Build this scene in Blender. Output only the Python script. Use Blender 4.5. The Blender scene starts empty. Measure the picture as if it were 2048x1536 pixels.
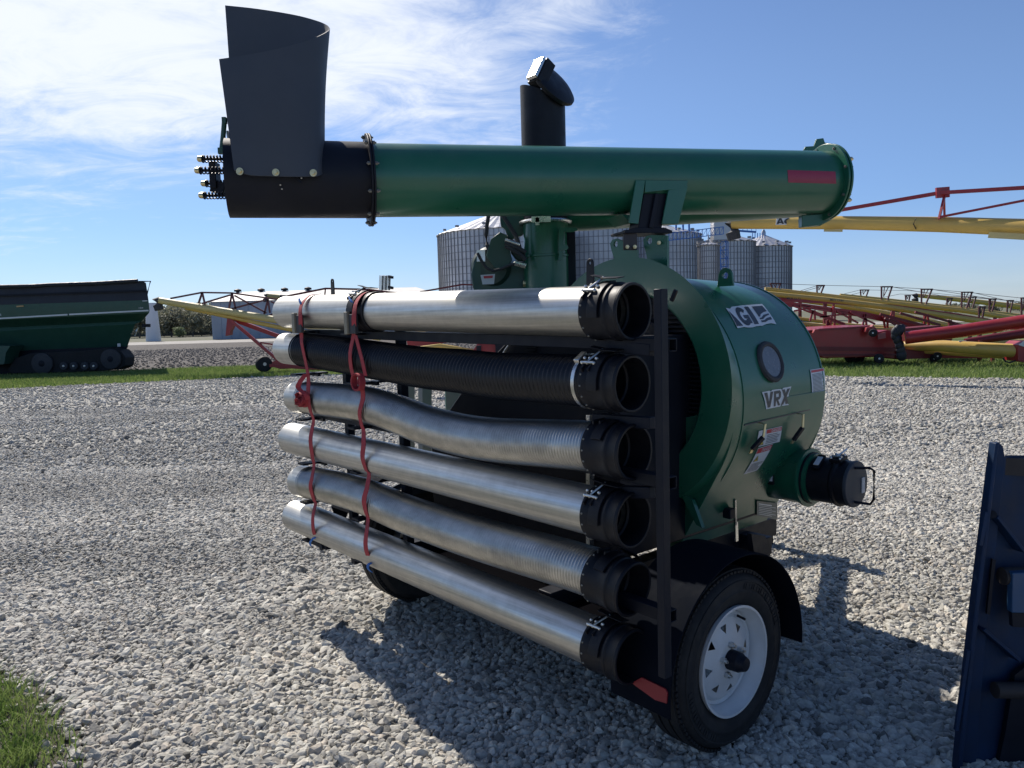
import bpy, bmesh, math, random
import numpy as np
from mathutils import Vector as V, Matrix
sc = bpy.context.scene
COL = sc.collection
R = math.radians
rnd = random.Random(7)

# ------------------------------------------------------------------ camera
F, PITCH, ROLL, CAMH = 1540.0, R(4.86), R(1.6), 1.65
cf = V((0, math.cos(PITCH), -math.sin(PITCH)))
r0 = V((1, 0, 0)); u0 = V((0, math.sin(PITCH), math.cos(PITCH)))
cr = r0*math.cos(ROLL) - u0*math.sin(ROLL)
cu = r0*math.sin(ROLL) + u0*math.cos(ROLL)
CO = V((0, 0, CAMH))
cd = bpy.data.cameras.new("camera"); cam = bpy.data.objects.new("camera", cd); COL.objects.link(cam)
m = Matrix((cr, cu, -cf)).transposed().to_4x4(); m.translation = CO; cam.matrix_world = m
cd.sensor_width = 36; cd.lens = 36*F/2048; cd.clip_start = 0.05; cd.clip_end = 3000
sc.camera = cam

# ------------------------------------------------------------------ world, sun, exposure
SUN_EL, SUN_AZ = R(45), R(-35)          # azimuth from +Y towards +X
sundir = V((math.sin(SUN_AZ)*math.cos(SUN_EL), math.cos(SUN_AZ)*math.cos(SUN_EL), math.sin(SUN_EL)))
sc.view_settings.view_transform = 'Standard'; sc.view_settings.look = 'None'
sc.view_settings.exposure = 0.30; sc.view_settings.gamma = 1
w = bpy.data.worlds.new("World"); sc.world = w; w.use_nodes = True
nt = w.node_tree; nt.nodes.clear()
def N(nt, t, **k):
    n = nt.nodes.new(t)
    for a, b in k.items():
        if a == 'I':
            for i, v in b.items(): n.inputs[i].default_value = v
        else: setattr(n, a, b)
    return n
def L(nt, a, b): nt.links.new(a, b)
def MATH(nt, op, a, b=None, c=None):
    n = N(nt, 'ShaderNodeMath', operation=op)
    for i, v in enumerate((a, b, c)):
        if v is None: continue
        if isinstance(v, (int, float)): n.inputs[i].default_value = v
        else: L(nt, v, n.inputs[i])
    return n.outputs[0]
sky = N(nt, 'ShaderNodeTexSky', sky_type='NISHITA', sun_disc=False, sun_elevation=SUN_EL, sun_rotation=SUN_AZ,
        altitude=200, air_density=1.0, dust_density=0.25, ozone_density=2.2)
bgs = N(nt, 'ShaderNodeBackground'); bgs.inputs[1].default_value = 0.085
hs = N(nt, 'ShaderNodeMix', data_type='RGBA', blend_type='MULTIPLY'); hs.inputs[0].default_value = 1; hs.inputs[7].default_value = (0.87, 0.95, 1.14, 1)
tc = N(nt, 'ShaderNodeTexCoord'); sx = N(nt, 'ShaderNodeSeparateXYZ'); L(nt, tc.outputs['Generated'], sx.inputs[0])
ht_ = N(nt, 'ShaderNodeMapRange'); ht_.interpolation_type = 'SMOOTHSTEP'; ht_.inputs[1].default_value = 0.0; ht_.inputs[2].default_value = 0.30; L(nt, sx.outputs[2], ht_.inputs[0])
hc_ = N(nt, 'ShaderNodeMix', data_type='RGBA'); hc_.inputs[6].default_value = (0.66, 0.79, 1.0, 1); hc_.inputs[7].default_value = (1, 1, 1, 1); L(nt, ht_.outputs[0], hc_.inputs[0])
h2_ = N(nt, 'ShaderNodeMix', data_type='RGBA', blend_type='MULTIPLY'); h2_.inputs[0].default_value = 1
L(nt, sky.outputs[0], hs.inputs[6]); L(nt, hs.outputs[2], h2_.inputs[6]); L(nt, hc_.outputs[2], h2_.inputs[7]); L(nt, h2_.outputs[2], bgs.inputs[0])
zz = MATH(nt, 'ADD', MATH(nt, 'MAXIMUM', sx.outputs[2], 0.0), 0.11)
px_ = MATH(nt, 'DIVIDE', sx.outputs[0], zz); py_ = MATH(nt, 'DIVIDE', sx.outputs[1], zz)
cb = N(nt, 'ShaderNodeCombineXYZ'); L(nt, px_, cb.inputs[0]); L(nt, py_, cb.inputs[1])
mp = N(nt, 'ShaderNodeMapping'); mp.inputs['Rotation'].default_value = (0, 0, R(28)); mp.inputs['Scale'].default_value = (0.75, 1.05, 1); mp.inputs['Location'].default_value = (3.1, 1.7, 0)
L(nt, cb.outputs[0], mp.inputs[0])
n1 = N(nt, 'ShaderNodeTexNoise'); n1.inputs['Scale'].default_value = 0.9; n1.inputs['Detail'].default_value = 9; n1.inputs['Roughness'].default_value = 0.58; n1.inputs['Distortion'].default_value = 0.5
L(nt, mp.outputs[0], n1.inputs['Vector'])
n2 = N(nt, 'ShaderNodeTexNoise'); n2.inputs['Scale'].default_value = 3.4; n2.inputs['Detail'].default_value = 6; n2.inputs['Roughness'].default_value = 0.68; n2.inputs['Distortion'].default_value = 0.8
L(nt, mp.outputs[0], n2.inputs['Vector'])
# cirrus thickest to the upper left, thin to the right
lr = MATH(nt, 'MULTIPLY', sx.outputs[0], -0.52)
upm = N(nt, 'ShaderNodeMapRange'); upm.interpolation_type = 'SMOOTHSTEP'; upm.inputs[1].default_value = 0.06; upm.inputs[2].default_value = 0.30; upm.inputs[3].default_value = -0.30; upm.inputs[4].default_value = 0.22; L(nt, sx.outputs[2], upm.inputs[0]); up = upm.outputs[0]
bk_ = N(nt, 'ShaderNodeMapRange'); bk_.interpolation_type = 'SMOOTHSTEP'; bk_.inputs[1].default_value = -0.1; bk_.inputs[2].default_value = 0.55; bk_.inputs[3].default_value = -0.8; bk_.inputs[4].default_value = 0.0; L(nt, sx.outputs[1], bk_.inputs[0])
ov_ = N(nt, 'ShaderNodeMapRange'); ov_.interpolation_type = 'SMOOTHSTEP'; ov_.inputs[1].default_value = 0.5; ov_.inputs[2].default_value = 0.85; ov_.inputs[3].default_value = 0.0; ov_.inputs[4].default_value = -0.8; L(nt, sx.outputs[2], ov_.inputs[0])  # cloud taken out behind the camera and overhead to cut ambient light
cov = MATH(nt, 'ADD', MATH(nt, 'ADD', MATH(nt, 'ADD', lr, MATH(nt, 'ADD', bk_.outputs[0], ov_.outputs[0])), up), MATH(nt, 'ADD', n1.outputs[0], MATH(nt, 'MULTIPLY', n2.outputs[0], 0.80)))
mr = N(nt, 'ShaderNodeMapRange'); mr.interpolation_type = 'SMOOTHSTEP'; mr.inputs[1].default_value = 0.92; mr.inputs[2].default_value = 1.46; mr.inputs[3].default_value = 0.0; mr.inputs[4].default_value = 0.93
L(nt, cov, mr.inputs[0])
# pale band of thin cloud low on the horizon
hz = N(nt, 'ShaderNodeMapRange'); hz.interpolation_type = 'SMOOTHSTEP'; hz.inputs[1].default_value = 0.0; hz.inputs[2].default_value = 0.13; hz.inputs[3].default_value = 0.22; hz.inputs[4].default_value = 0.0
L(nt, sx.outputs[2], hz.inputs[0])
hm = MATH(nt, 'MULTIPLY', MATH(nt, 'MULTIPLY', hz.outputs[0], MATH(nt, 'GREATER_THAN', sx.outputs[1], 0.0)), MATH(nt, 'ADD', 0.35, n1.outputs[0]))
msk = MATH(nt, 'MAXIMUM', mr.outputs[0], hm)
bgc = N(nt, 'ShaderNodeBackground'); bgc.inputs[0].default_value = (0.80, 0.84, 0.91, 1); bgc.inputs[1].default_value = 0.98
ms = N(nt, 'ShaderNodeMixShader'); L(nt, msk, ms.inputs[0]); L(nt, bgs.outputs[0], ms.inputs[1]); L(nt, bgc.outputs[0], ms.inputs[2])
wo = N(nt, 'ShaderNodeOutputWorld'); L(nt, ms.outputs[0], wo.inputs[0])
sd = bpy.data.lights.new("sun", 'SUN'); sd.energy = 5.0; sd.angle = R(0.53); sd.color = (1, 0.93, 0.84)
so = bpy.data.objects.new("sun", sd); COL.objects.link(so); so.rotation_euler = (-sundir).to_track_quat('-Z', 'Y').to_euler()

# ------------------------------------------------------------------ geometry of the photograph
def ray(x, y): return cf + cr*((x-1024)/F) - cu*((y-768)/F)
def at(x, y, Y): d = ray(x, y); return CO + d*(Y/d.y)
def gr(x, y, z=0.0): d = ray(x, y); return CO + d*((z-CAMH)/d.z)
def onplane(x, y, P, n): d = ray(x, y); return CO + d*((P-CO).dot(n)/d.dot(n))
def proj(P):
    d = P-CO; z = d.dot(cf); return (1024+F*d.dot(cr)/z, 768-F*d.dot(cu)/z)
PHI = R(50)
NV = V((math.cos(PHI), -math.sin(PHI), 0)); BV = V((math.sin(PHI), math.cos(PHI), 0)); Z = V((0, 0, 1)); X = V((1, 0, 0)); Y = V((0, 1, 0))
OM = V((0.795, 2.74, 0))
def M(a, b, z): return OM + NV*a + BV*b + Z*z
def pb(x, y, b): return onplane(x, y, M(0, b, 0), BV)      # ray meets machine plane b = const
def pa(x, y, a): return onplane(x, y, M(a, 0, 0), NV)
def abz(P): d = P-OM; return (d.dot(NV), d.dot(BV), P.z)
RA, RB = M(-.112, -.429, 0), M(-2.53, -.533, 0)
KS = .865            # the plane the pipes hang in
RD = (RB-RA).normalized(); RN = V((-RD.y, RD.x, 0)); RN = RN if RN.dot(BV) < 0 else -RN
def rk(x, y, off=0.0): return onplane(x, y, RA+RN*off, RN)

# ------------------------------------------------------------------ mesh helpers
class MB:
    def __init__(s): s.v = []; s.f = []; s.mk = []
    def add(s, vs, fs):
        o = len(s.v); s.mk.append((o, len(s.f))); s.v += [V(p) for p in vs]; s.f += [tuple(i+o for i in f) for f in fs]; return s
    def hexa(s, a, b):      # two quads, matching order
        return s.add(list(a)+list(b), [(3,2,1,0),(4,5,6,7),(0,1,5,4),(1,2,6,5),(2,3,7,6),(3,0,4,7)])
    def box(s, c, ax, ay, az):   # centre + half extents vectors
        q = lambda k: [c-ax-ay+k, c+ax-ay+k, c+ax+ay+k, c-ax+ay+k]
        return s.hexa(q(-az), q(az))
    def bar(s, p, q, w, h=None, up=Z):
        p, q = V(p), V(q); h = h or w; d = (q-p).normalized(); sd_ = d.cross(up)
        if sd_.length < 1e-3: sd_ = d.cross(X)
        sd_.normalize(); u = sd_.cross(d)
        c = lambda o: [o-sd_*w/2-u*h/2, o+sd_*w/2-u*h/2, o+sd_*w/2+u*h/2, o-sd_*w/2+u*h/2]
        return s.hexa(c(p), c(q))
    def prism(s, pts, ext):
        n = len(pts); p = [V(q) for q in pts]; e = V(ext)
        return s.add(p+[q+e for q in p], [tuple(range(n))[::-1], tuple(range(n, 2*n))]+[(i, (i+1) % n, (i+1) % n+n, i+n) for i in range(n)])
    def rings(s, rs, cap0=True, cap1=True, closed=False):
        n = len(rs[0]); vs = [p for r_ in rs for p in r_]; fs = []
        k = len(rs)
        for j in range(k-1 if not closed else k):
            a, b = j*n, ((j+1) % k)*n
            fs += [(a+i, a+(i+1) % n, b+(i+1) % n, b+i) for i in range(n)]
        if not closed:
            if cap0: fs.append(tuple(range(n))[::-1])
            if cap1: fs.append(tuple(range((k-1)*n, k*n)))
        return s.add(vs, fs)
    def ring(s, c, ax, r, n=32, up=Z):
        ax = ax.normalized(); e = ax.cross(up)
        if e.length < 1e-3: e = ax.cross(X)
        e.normalize(); g = e.cross(ax)
        return [c+e*(r*math.cos(6.28318531*i/n))+g*(r*math.sin(6.28318531*i/n)) for i in range(n)]
    def lathe(s, p, q, prof, n=32, up=Z, cap=True):      # prof: (t along p->q in metres, radius)
        p, q = V(p), V(q); d = (q-p).normalized()
        return s.rings([s.ring(p+d*t, d, r_, n, up) for t, r_ in prof], cap, cap)
    def cyl(s, p, q, r_, n=20, r2=None, up=Z):
        p, q = V(p), V(q); r2 = r_ if r2 is None else r2
        return s.rings([s.ring(p, q-p, r_, n, up), s.ring(q, q-p, r2, n, up)])
    def pipe(s, p, q, ro, ri, n=40):                       # hollow, closed annular ends
        p, q = V(p), V(q); d = q-p
        return s.rings([s.ring(p, d, ro, n), s.ring(q, d, ro, n), s.ring(q, d, ri, n), s.ring(p, d, ri, n)], closed=True)
    def tube(s, pts, r_, n=10, caps=True, up=Z):
        pts = [V(p) for p in pts]; rs = []
        for i, p in enumerate(pts):
            t = pts[min(i+1, len(pts)-1)]-pts[max(i-1, 0)]
            rs.append(s.ring(p, t, r_(i) if callable(r_) else r_, n, up))
        return s.rings(rs, caps, caps)
    def ball(s, c, r_, n=10, sq=V((1, 1, 1))):
        rs = []
        for j in range(1, n//2+1):
            a = math.pi*j/(n//2+1)
            rs.append([c+V((r_*math.sin(a)*math.cos(6.2832*i/n)*sq.x, r_*math.sin(a)*math.sin(6.2832*i/n)*sq.y, r_*math.cos(a)*sq.z)) for i in range(n)])
        return s.rings(rs)
    def strip(s, pts, wv, th=0.003, nrm=None):    # flat band through pts, width vectors wv (list or one)
        pts = [V(p) for p in pts]; k = len(pts); rs = []
        for i, p in enumerate(pts):
            wq = wv[i] if isinstance(wv, list) else wv
            t = (pts[min(i+1, k-1)]-pts[max(i-1, 0)]).normalized(); nn = t.cross(wq).normalized()*th/2
            rs.append([p-wq/2-nn, p+wq/2-nn, p+wq/2+nn, p-wq/2+nn])
        return s.rings(rs)
    def grid(s, fn, nu, nv, closed_u=False):
        vs = [fn(i/nu, j/nv) for j in range(nv+1) for i in range(nu+1)]
        return s.add(vs, [(j*(nu+1)+i, j*(nu+1)+i+1, (j+1)*(nu+1)+i+1, (j+1)*(nu+1)+i) for j in range(nv) for i in range(nu)])
    def sheet(s, fn, nu, nv, th):                 # fn(u,v)->(point, normal) given thickness th along the normal
        A = [[fn(i/nu, j/nv) for i in range(nu+1)] for j in range(nv+1)]
        o = len(s.v); W = nu+1; K = W*(nv+1)
        s.v += [p for r_ in A for p, n_ in r_] + [p+n_*th for r_ in A for p, n_ in r_]
        for j in range(nv):
            for i in range(nu):
                a = o+j*W+i; q = (a, a+1, a+1+W, a+W); s.f.append(q); s.f.append(tuple(x+K for x in q[::-1]))
        bd = [(j*W, (j+1)*W) for j in range(nv)]+[((j+1)*W+nu, j*W+nu) for j in range(nv)]+[(i+1, i) for i in range(nu)]+[(nv*W+i, nv*W+i+1) for i in range(nu)]
        s.f += [(o+a, o+b, o+b+K, o+a+K) for a, b in bd]
        return s
    def each(s, name, mat, parent, k=1, **kw):      # every k added shapes become one part
        out_ = []; mk = s.mk+[(len(s.v), len(s.f))]
        for i in range(0, len(s.mk), k):
            (v0, f0), (v1, f1) = mk[i], mk[min(i+k, len(s.mk))]; b = MB(); b.v = s.v[v0:v1]; b.f = [tuple(q-v0 for q in f) for f in s.f[f0:f1]]; out_.append(b.build(name, mat, parent, **kw))
        return out_
    def sc(s, p0):
        s.v = [p0+(p-p0)*KS for p in s.v]; return s
    def build(s, name, mat, parent=None, bev=0.0, smooth=35, origin=None, label=None):
        o0 = V(origin) if origin is not None else (WORLD[parent.name] if parent is not None else V((0, 0, 0)))
        me = bpy.data.meshes.new(name); me.from_pydata([tuple(p-o0) for p in s.v], [], s.f); me.validate()
        bm = bmesh.new(); bm.from_mesh(me); bmesh.ops.recalc_face_normals(bm, faces=bm.faces); bm.to_mesh(me); bm.free()
        me.materials.append(mat)
        if smooth:
            me.shade_smooth(); me.set_sharp_from_angle(angle=R(smooth))
        ob = bpy.data.objects.new(name, me); COL.objects.link(ob)
        if parent is not None: ob.parent = parent
        ob.location = V((0, 0, 0)) if parent is not None and origin is None else (o0 - (WORLD[parent.name] if parent is not None else V((0, 0, 0))))
        WORLD[ob.name] = o0
        if bev:
            b = ob.modifiers.new("bevel", 'BEVEL'); b.width = bev; b.segments = 2; b.limit_method = 'ANGLE'; b.angle_limit = R(40)
        if label: ob['label'] = label
        return ob
WORLD = {}
def tag(o, label, cat, group=None, kind=None):
    if label: o['label'] = label
    if cat: o['category'] = cat
    if group: o['group'] = group
    if kind: o['kind'] = kind
    return o
def thing(name, loc, label, cat, group=None):
    o = bpy.data.objects.new(name, None); COL.objects.link(o); o.location = loc; o.empty_display_size = .1; WORLD[o.name] = V(loc)
    return tag(o, label, cat, group)
def struct(o): o['kind'] = 'structure'; return o
def bulk(name, verts, faces, mat, smooth=False):          # numpy arrays of verts (n,3) and equal-size faces
    me = bpy.data.meshes.new(name); me.vertices.add(len(verts)); me.vertices.foreach_set('co', verts.astype(np.float32).ravel())
    k = faces.shape[1]; me.loops.add(faces.size); me.loops.foreach_set('vertex_index', faces.astype(np.int32).ravel())
    me.polygons.add(len(faces)); me.polygons.foreach_set('loop_start', np.arange(0, faces.size, k, dtype=np.int32))
    me.update(calc_edges=True); me.materials.append(mat)
    o = bpy.data.objects.new(name, me); COL.objects.link(o); WORLD[o.name] = V((0, 0, 0)); return o

# ------------------------------------------------------------------ materials
def mat(name, col, rough=0.5, metal=0.0, var=0.12, vscale=3.0, bump=0.0, bscale=60.0, dust=0.0, dustcol=(0.30, 0.28, 0.25), coat=0.0, rvar=0.08, spec=0.5):
    m_ = bpy.data.materials.new(name); m_.use_nodes = True; t = m_.node_tree; b = t.nodes['Principled BSDF']
    tc_ = N(t, 'ShaderNodeTexCoord'); no = N(t, 'ShaderNodeTexNoise', I={'Scale': vscale, 'Detail': 6.0, 'Roughness': 0.6}); L(t, tc_.outputs['Object'], no.inputs['Vector'])
    mr_ = N(t, 'ShaderNodeMapRange', I={1: 0.3, 2: 0.7, 3: 1-var, 4: 1+var}); L(t, no.outputs[0], mr_.inputs[0])
    mx = N(t, 'ShaderNodeMix', data_type='RGBA', blend_type='MULTIPLY'); mx.inputs[0].default_value = 1; mx.inputs[6].default_value = (*col, 1); L(t, mr_.outputs[0], mx.inputs[7])
    out = mx.outputs[2]
    if dust:
        n3 = N(t, 'ShaderNodeTexNoise', I={'Scale': vscale*2.7, 'Detail': 8.0, 'Roughness': 0.7}); L(t, tc_.outputs['Object'], n3.inputs['Vector'])
        m3 = N(t, 'ShaderNodeMapRange', I={1: 0.45, 2: 0.75, 3: 0.0, 4: dust}); L(t, n3.outputs[0], m3.inputs[0])
        x3 = N(t, 'ShaderNodeMix', data_type='RGBA'); L(t, m3.outputs[0], x3.inputs[0]); L(t, out, x3.inputs[6]); x3.inputs[7].default_value = (*dustcol, 1); out = x3.outputs[2]
    L(t, out, b.inputs['Base Color'])
    n4 = N(t, 'ShaderNodeTexNoise', I={'Scale': vscale*4, 'Detail': 5.0}); L(t, tc_.outputs['Object'], n4.inputs['Vector'])
    m4 = N(t, 'ShaderNodeMapRange', I={1: 0.3, 2: 0.7, 3: max(0.02, rough-rvar), 4: min(1, rough+rvar)}); L(t, n4.outputs[0], m4.inputs[0]); L(t, m4.outputs[0], b.inputs['Roughness'])
    b.inputs['Metallic'].default_value = metal; b.inputs['Coat Weight'].default_value = coat; b.inputs['Coat Roughness'].default_value = 0.15
    b.inputs['Specular IOR Level'].default_value = spec
    if bump:
        nb = N(t, 'ShaderNodeTexNoise', I={'Scale': bscale, 'Detail': 4.0}); L(t, tc_.outputs['Object'], nb.inputs['Vector'])
        bu = N(t, 'ShaderNodeBump', I={'Strength': bump, 'Distance': 0.01}); L(t, nb.outputs[0], bu.inputs['Height']); L(t, bu.outputs[0], b.inputs['Normal'])
    return m_
G = (0.009, 0.106, 0.058)
m_green = mat("green_paint", G, 0.34, 0, 0.12, 1.5, 0.03, 22, dust=0.20, dustcol=(0.10, 0.16, 0.12), coat=0.25)
m_greenf = mat("faded_green_paint", (0.018, 0.070, 0.052), 0.45, 0, 0.12, 2, dust=0.12, dustcol=(0.1, 0.15, 0.12))
m_black = mat("black_paint", (0.008, 0.010, 0.017), 0.5, 0, 0.2, 4, 0.03, 60, dust=0.04, dustcol=(0.03, 0.033, 0.04), spec=.2)
m_rubber = mat("black_rubber", (0.030, 0.032, 0.037), 0.75, 0, 0.12, 5, 0.05, 40, dust=0.10, dustcol=(0.2, 0.2, 0.19))
m_hood = mat("rubber_sheet", (0.042, 0.050, 0.064), 0.62, 0, 0.07, 2, 0.05, 14, dust=0.05, dustcol=(0.2, 0.2, 0.19))
m_plastic = mat("black_plastic", (0.005, 0.006, 0.010), 0.5, 0, 0.2, 5, 0.06, 70, dust=0.12, dustcol=(0.05, 0.05, 0.052), spec=.28)
m_hose = mat("black_hose_rubber", (0.005, 0.006, 0.010), 0.38, 0, 0.2, 4, 0.03, 60, dust=0.06, dustcol=(0.05, 0.05, 0.05), spec=.4)
m_zinc = mat("zinc_plated_steel", (0.62, 0.62, 0.60), 0.32, 0.95, 0.15, 20)
m_gold = mat("yellow_zinc", (0.62, 0.52, 0.30), 0.35, 0.9, 0.2, 25)
m_red = mat("red_paint", (0.27, 0.011, 0.016), 0.42, 0, 0.15, 1.2, dust=0.12, dustcol=(0.18, 0.06, 0.05), coat=0.2)
m_reddk = mat("dark_red_paint", (0.14, 0.010, 0.014), 0.5, 0, 0.15, 1.2, dust=0.1, dustcol=(0.15, 0.05, 0.05))
m_yel = mat("yellow_paint", (0.56, 0.37, 0.085), 0.42, 0, 0.10, 1.0, dust=0.15, dustcol=(0.40, 0.30, 0.15), coat=0.15)
m_yelf = mat("pale_yellow_paint", (0.52, 0.42, 0.17), 0.5, 0, 0.12, 1.0, dust=0.2, dustcol=(0.40, 0.34, 0.22))
m_web = mat("red_webbing", (0.34, 0.035, 0.045), 0.8, 0, 0.15, 12, 0.25, 300)
m_blueweb = mat("blue_tag", (0.03, 0.14, 0.42), 0.7, 0, 0.15, 12)
m_white = mat("white_wheel_paint", (0.52, 0.54, 0.55), 0.42, 0, 0.10, 6, dust=0.3, dustcol=(0.4, 0.39, 0.37))
m_tyre = mat("tyre_rubber", (0.012, 0.013, 0.015), 0.72, 0, 0.2, 6, 0.10, 45, dust=0.22, dustcol=(0.07, 0.068, 0.066), spec=.3)
m_label = mat("white_label", (0.60, 0.62, 0.63), 0.45, 0, 0.03, 5)
m_labelr = mat("red_label", (0.50, 0.04, 0.05), 0.45, 0, 0.03, 5)
m_labely = mat("yellow_label", (0.65, 0.50, 0.05), 0.45, 0, 0.03, 5)
m_ink = mat("dark_decal", (0.030, 0.034, 0.042), 0.4, 0, 0.03, 5)
m_glass = mat("sight_glass", (0.11, 0.12, 0.14), 0.25, 0, 0.15, 8, dust=0.4, dustcol=(0.16, 0.165, 0.18))
m_reflect = mat("red_reflector_tape", (0.27, 0.018, 0.05), 0.35, 0, 0.06, 30)
m_blue = mat("blue_bucket_paint", (0.004, 0.020, 0.058), 0.6, 0, 0.35, 4, 0.08, 30, dust=0.25, dustcol=(0.022, 0.026, 0.032), spec=.25)
m_bluel = mat("light_blue_paint", (0.012, 0.055, 0.13), 0.5, 0, 0.2, 4, dust=0.2, dustcol=(0.06, 0.07, 0.08))
m_rust = mat("rusty_steel", (0.022, 0.018, 0.018), 0.7, 0, 0.4, 6, 0.1, 30)
m_bluest = mat("blue_steelwork", (0.03, 0.14, 0.45), 0.5)
m_wall = mat("grey_steel_siding", (0.30, 0.34, 0.40), 0.5, 0.3, 0.2, 0.35)
m_roofw = mat("white_steel_roof", (0.66, 0.63, 0.57), 0.5, 0.0, 0.06, 0.4)
m_whitep = mat("white_concrete", (0.62, 0.63, 0.65), 0.6, 0, 0.05, 0.6)
m_cream = mat("cream_paint", (0.62, 0.58, 0.48), 0.5)
m_carglass = mat("dark_glass", (0.02, 0.025, 0.03), 0.1)
m_bark = mat("bark", (0.10, 0.085, 0.07), 0.9)
m_tarp = mat("dark_tarp", (0.016, 0.018, 0.026), 0.6, 0, 0.25, 1.5, 0.2, 4)

m_bolt = mat('dull_bolt', (.22, .22, .2), .5, .7, .2, 20)
def galv(name, col, rough, axis_rot, stretch=(1.2, 55, 55), metal=0.92, dirt=0.35):
    m_ = bpy.data.materials.new(name); m_.use_nodes = True; t = m_.node_tree; b = t.nodes['Principled BSDF']
    tc_ = N(t, 'ShaderNodeTexCoord'); a = N(t, 'ShaderNodeMapping'); a.inputs['Rotation'].default_value = (0, 0, axis_rot); L(t, tc_.outputs['Object'], a.inputs[0])
    s_ = N(t, 'ShaderNodeMapping'); s_.inputs['Scale'].default_value = stretch; L(t, a.outputs[0], s_.inputs[0])
    n_ = N(t, 'ShaderNodeTexNoise', I={'Scale': 1.0, 'Detail': 6.0, 'Roughness': 0.65}); L(t, s_.outputs[0], n_.inputs['Vector'])
    c_ = N(t, 'ShaderNodeTexNoise', I={'Scale': 16.0, 'Detail': 8.0, 'Roughness': 0.75}); L(t, tc_.outputs['Object'], c_.inputs['Vector'])
    sm = MATH(t, 'ADD', MATH(t, 'MULTIPLY', n_.outputs[0], 0.72), MATH(t, 'MULTIPLY', c_.outputs[0], 0.28))
    r1 = N(t, 'ShaderNodeMapRange', I={1: 0.35, 2: 0.65, 3: 1-dirt, 4: 1.12}); L(t, sm, r1.inputs[0])
    mx = N(t, 'ShaderNodeMix', data_type='RGBA', blend_type='MULTIPLY'); mx.inputs[0].default_value = 1; mx.inputs[6].default_value = (*col, 1); L(t, r1.outputs[0], mx.inputs[7]); L(t, mx.outputs[2], b.inputs['Base Color'])
    r2 = N(t, 'ShaderNodeMapRange', I={1: 0.3, 2: 0.7, 3: rough+0.14, 4: rough-0.08}); L(t, sm, r2.inputs[0]); L(t, r2.outputs[0], b.inputs['Roughness'])
    bu = N(t, 'ShaderNodeBump', I={'Strength': 0.07, 'Distance': 0.004}); L(t, sm, bu.inputs['Height']); L(t, bu.outputs[0], b.inputs['Normal'])
    b.inputs['Metallic'].default_value = metal
    return m_
AX = -math.atan2(RD.y, RD.x)
m_galv = galv("galvanised_pipe", (0.55, 0.54, 0.505), 0.38, AX, dirt=.36)
m_flex = galv("flexible_steel_hose", (0.48, 0.47, 0.44), 0.34, AX, (4, 8, 8), dirt=0.4)

def foliage(name, c1, c2, rough=0.6, trans=0.25, scale=6.0, spec=0.3):
    m_ = bpy.data.materials.new(name); m_.use_nodes = True; t = m_.node_tree; b = t.nodes['Principled BSDF']
    tc_ = N(t, 'ShaderNodeTexCoord'); n_ = N(t, 'ShaderNodeTexNoise', I={'Scale': scale, 'Detail': 5.0}); L(t, tc_.outputs['Object'], n_.inputs['Vector'])
    r_ = N(t, 'ShaderNodeMapRange', I={1: 0.35, 2: 0.65, 3: 0, 4: 1}); L(t, n_.outputs[0], r_.inputs[0])
    mx = N(t, 'ShaderNodeMix', data_type='RGBA'); L(t, r_.outputs[0], mx.inputs[0]); mx.inputs[6].default_value = (*c1, 1); mx.inputs[7].default_value = (*c2, 1)
    L(t, mx.outputs[2], b.inputs['Base Color']); b.inputs['Roughness'].default_value = rough; b.inputs['Specular IOR Level'].default_value = spec
    tr = N(t, 'ShaderNodeBsdfTranslucent'); L(t, mx.outputs[2], tr.inputs[0]); mm = N(t, 'ShaderNodeMixShader'); mm.inputs[0].default_value = trans
    L(t, b.outputs[0], mm.inputs[1]); L(t, tr.outputs[0], mm.inputs[2]); L(t, mm.outputs[0], t.nodes['Material Output'].inputs[0])
    return m_
m_grass = foliage("grass_blades", (0.11, 0.19, 0.04), (0.27, 0.33, 0.11), trans=0.4)
m_leaf = foliage("spring_leaves", (0.19, 0.20, 0.14), (0.28, 0.27, 0.20), trans=0.35, scale=0.3)
m_leafp = foliage("pale_leaves", (0.16, 0.20, 0.10), (0.22, 0.25, 0.14), trans=0.3, scale=0.5)

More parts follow.
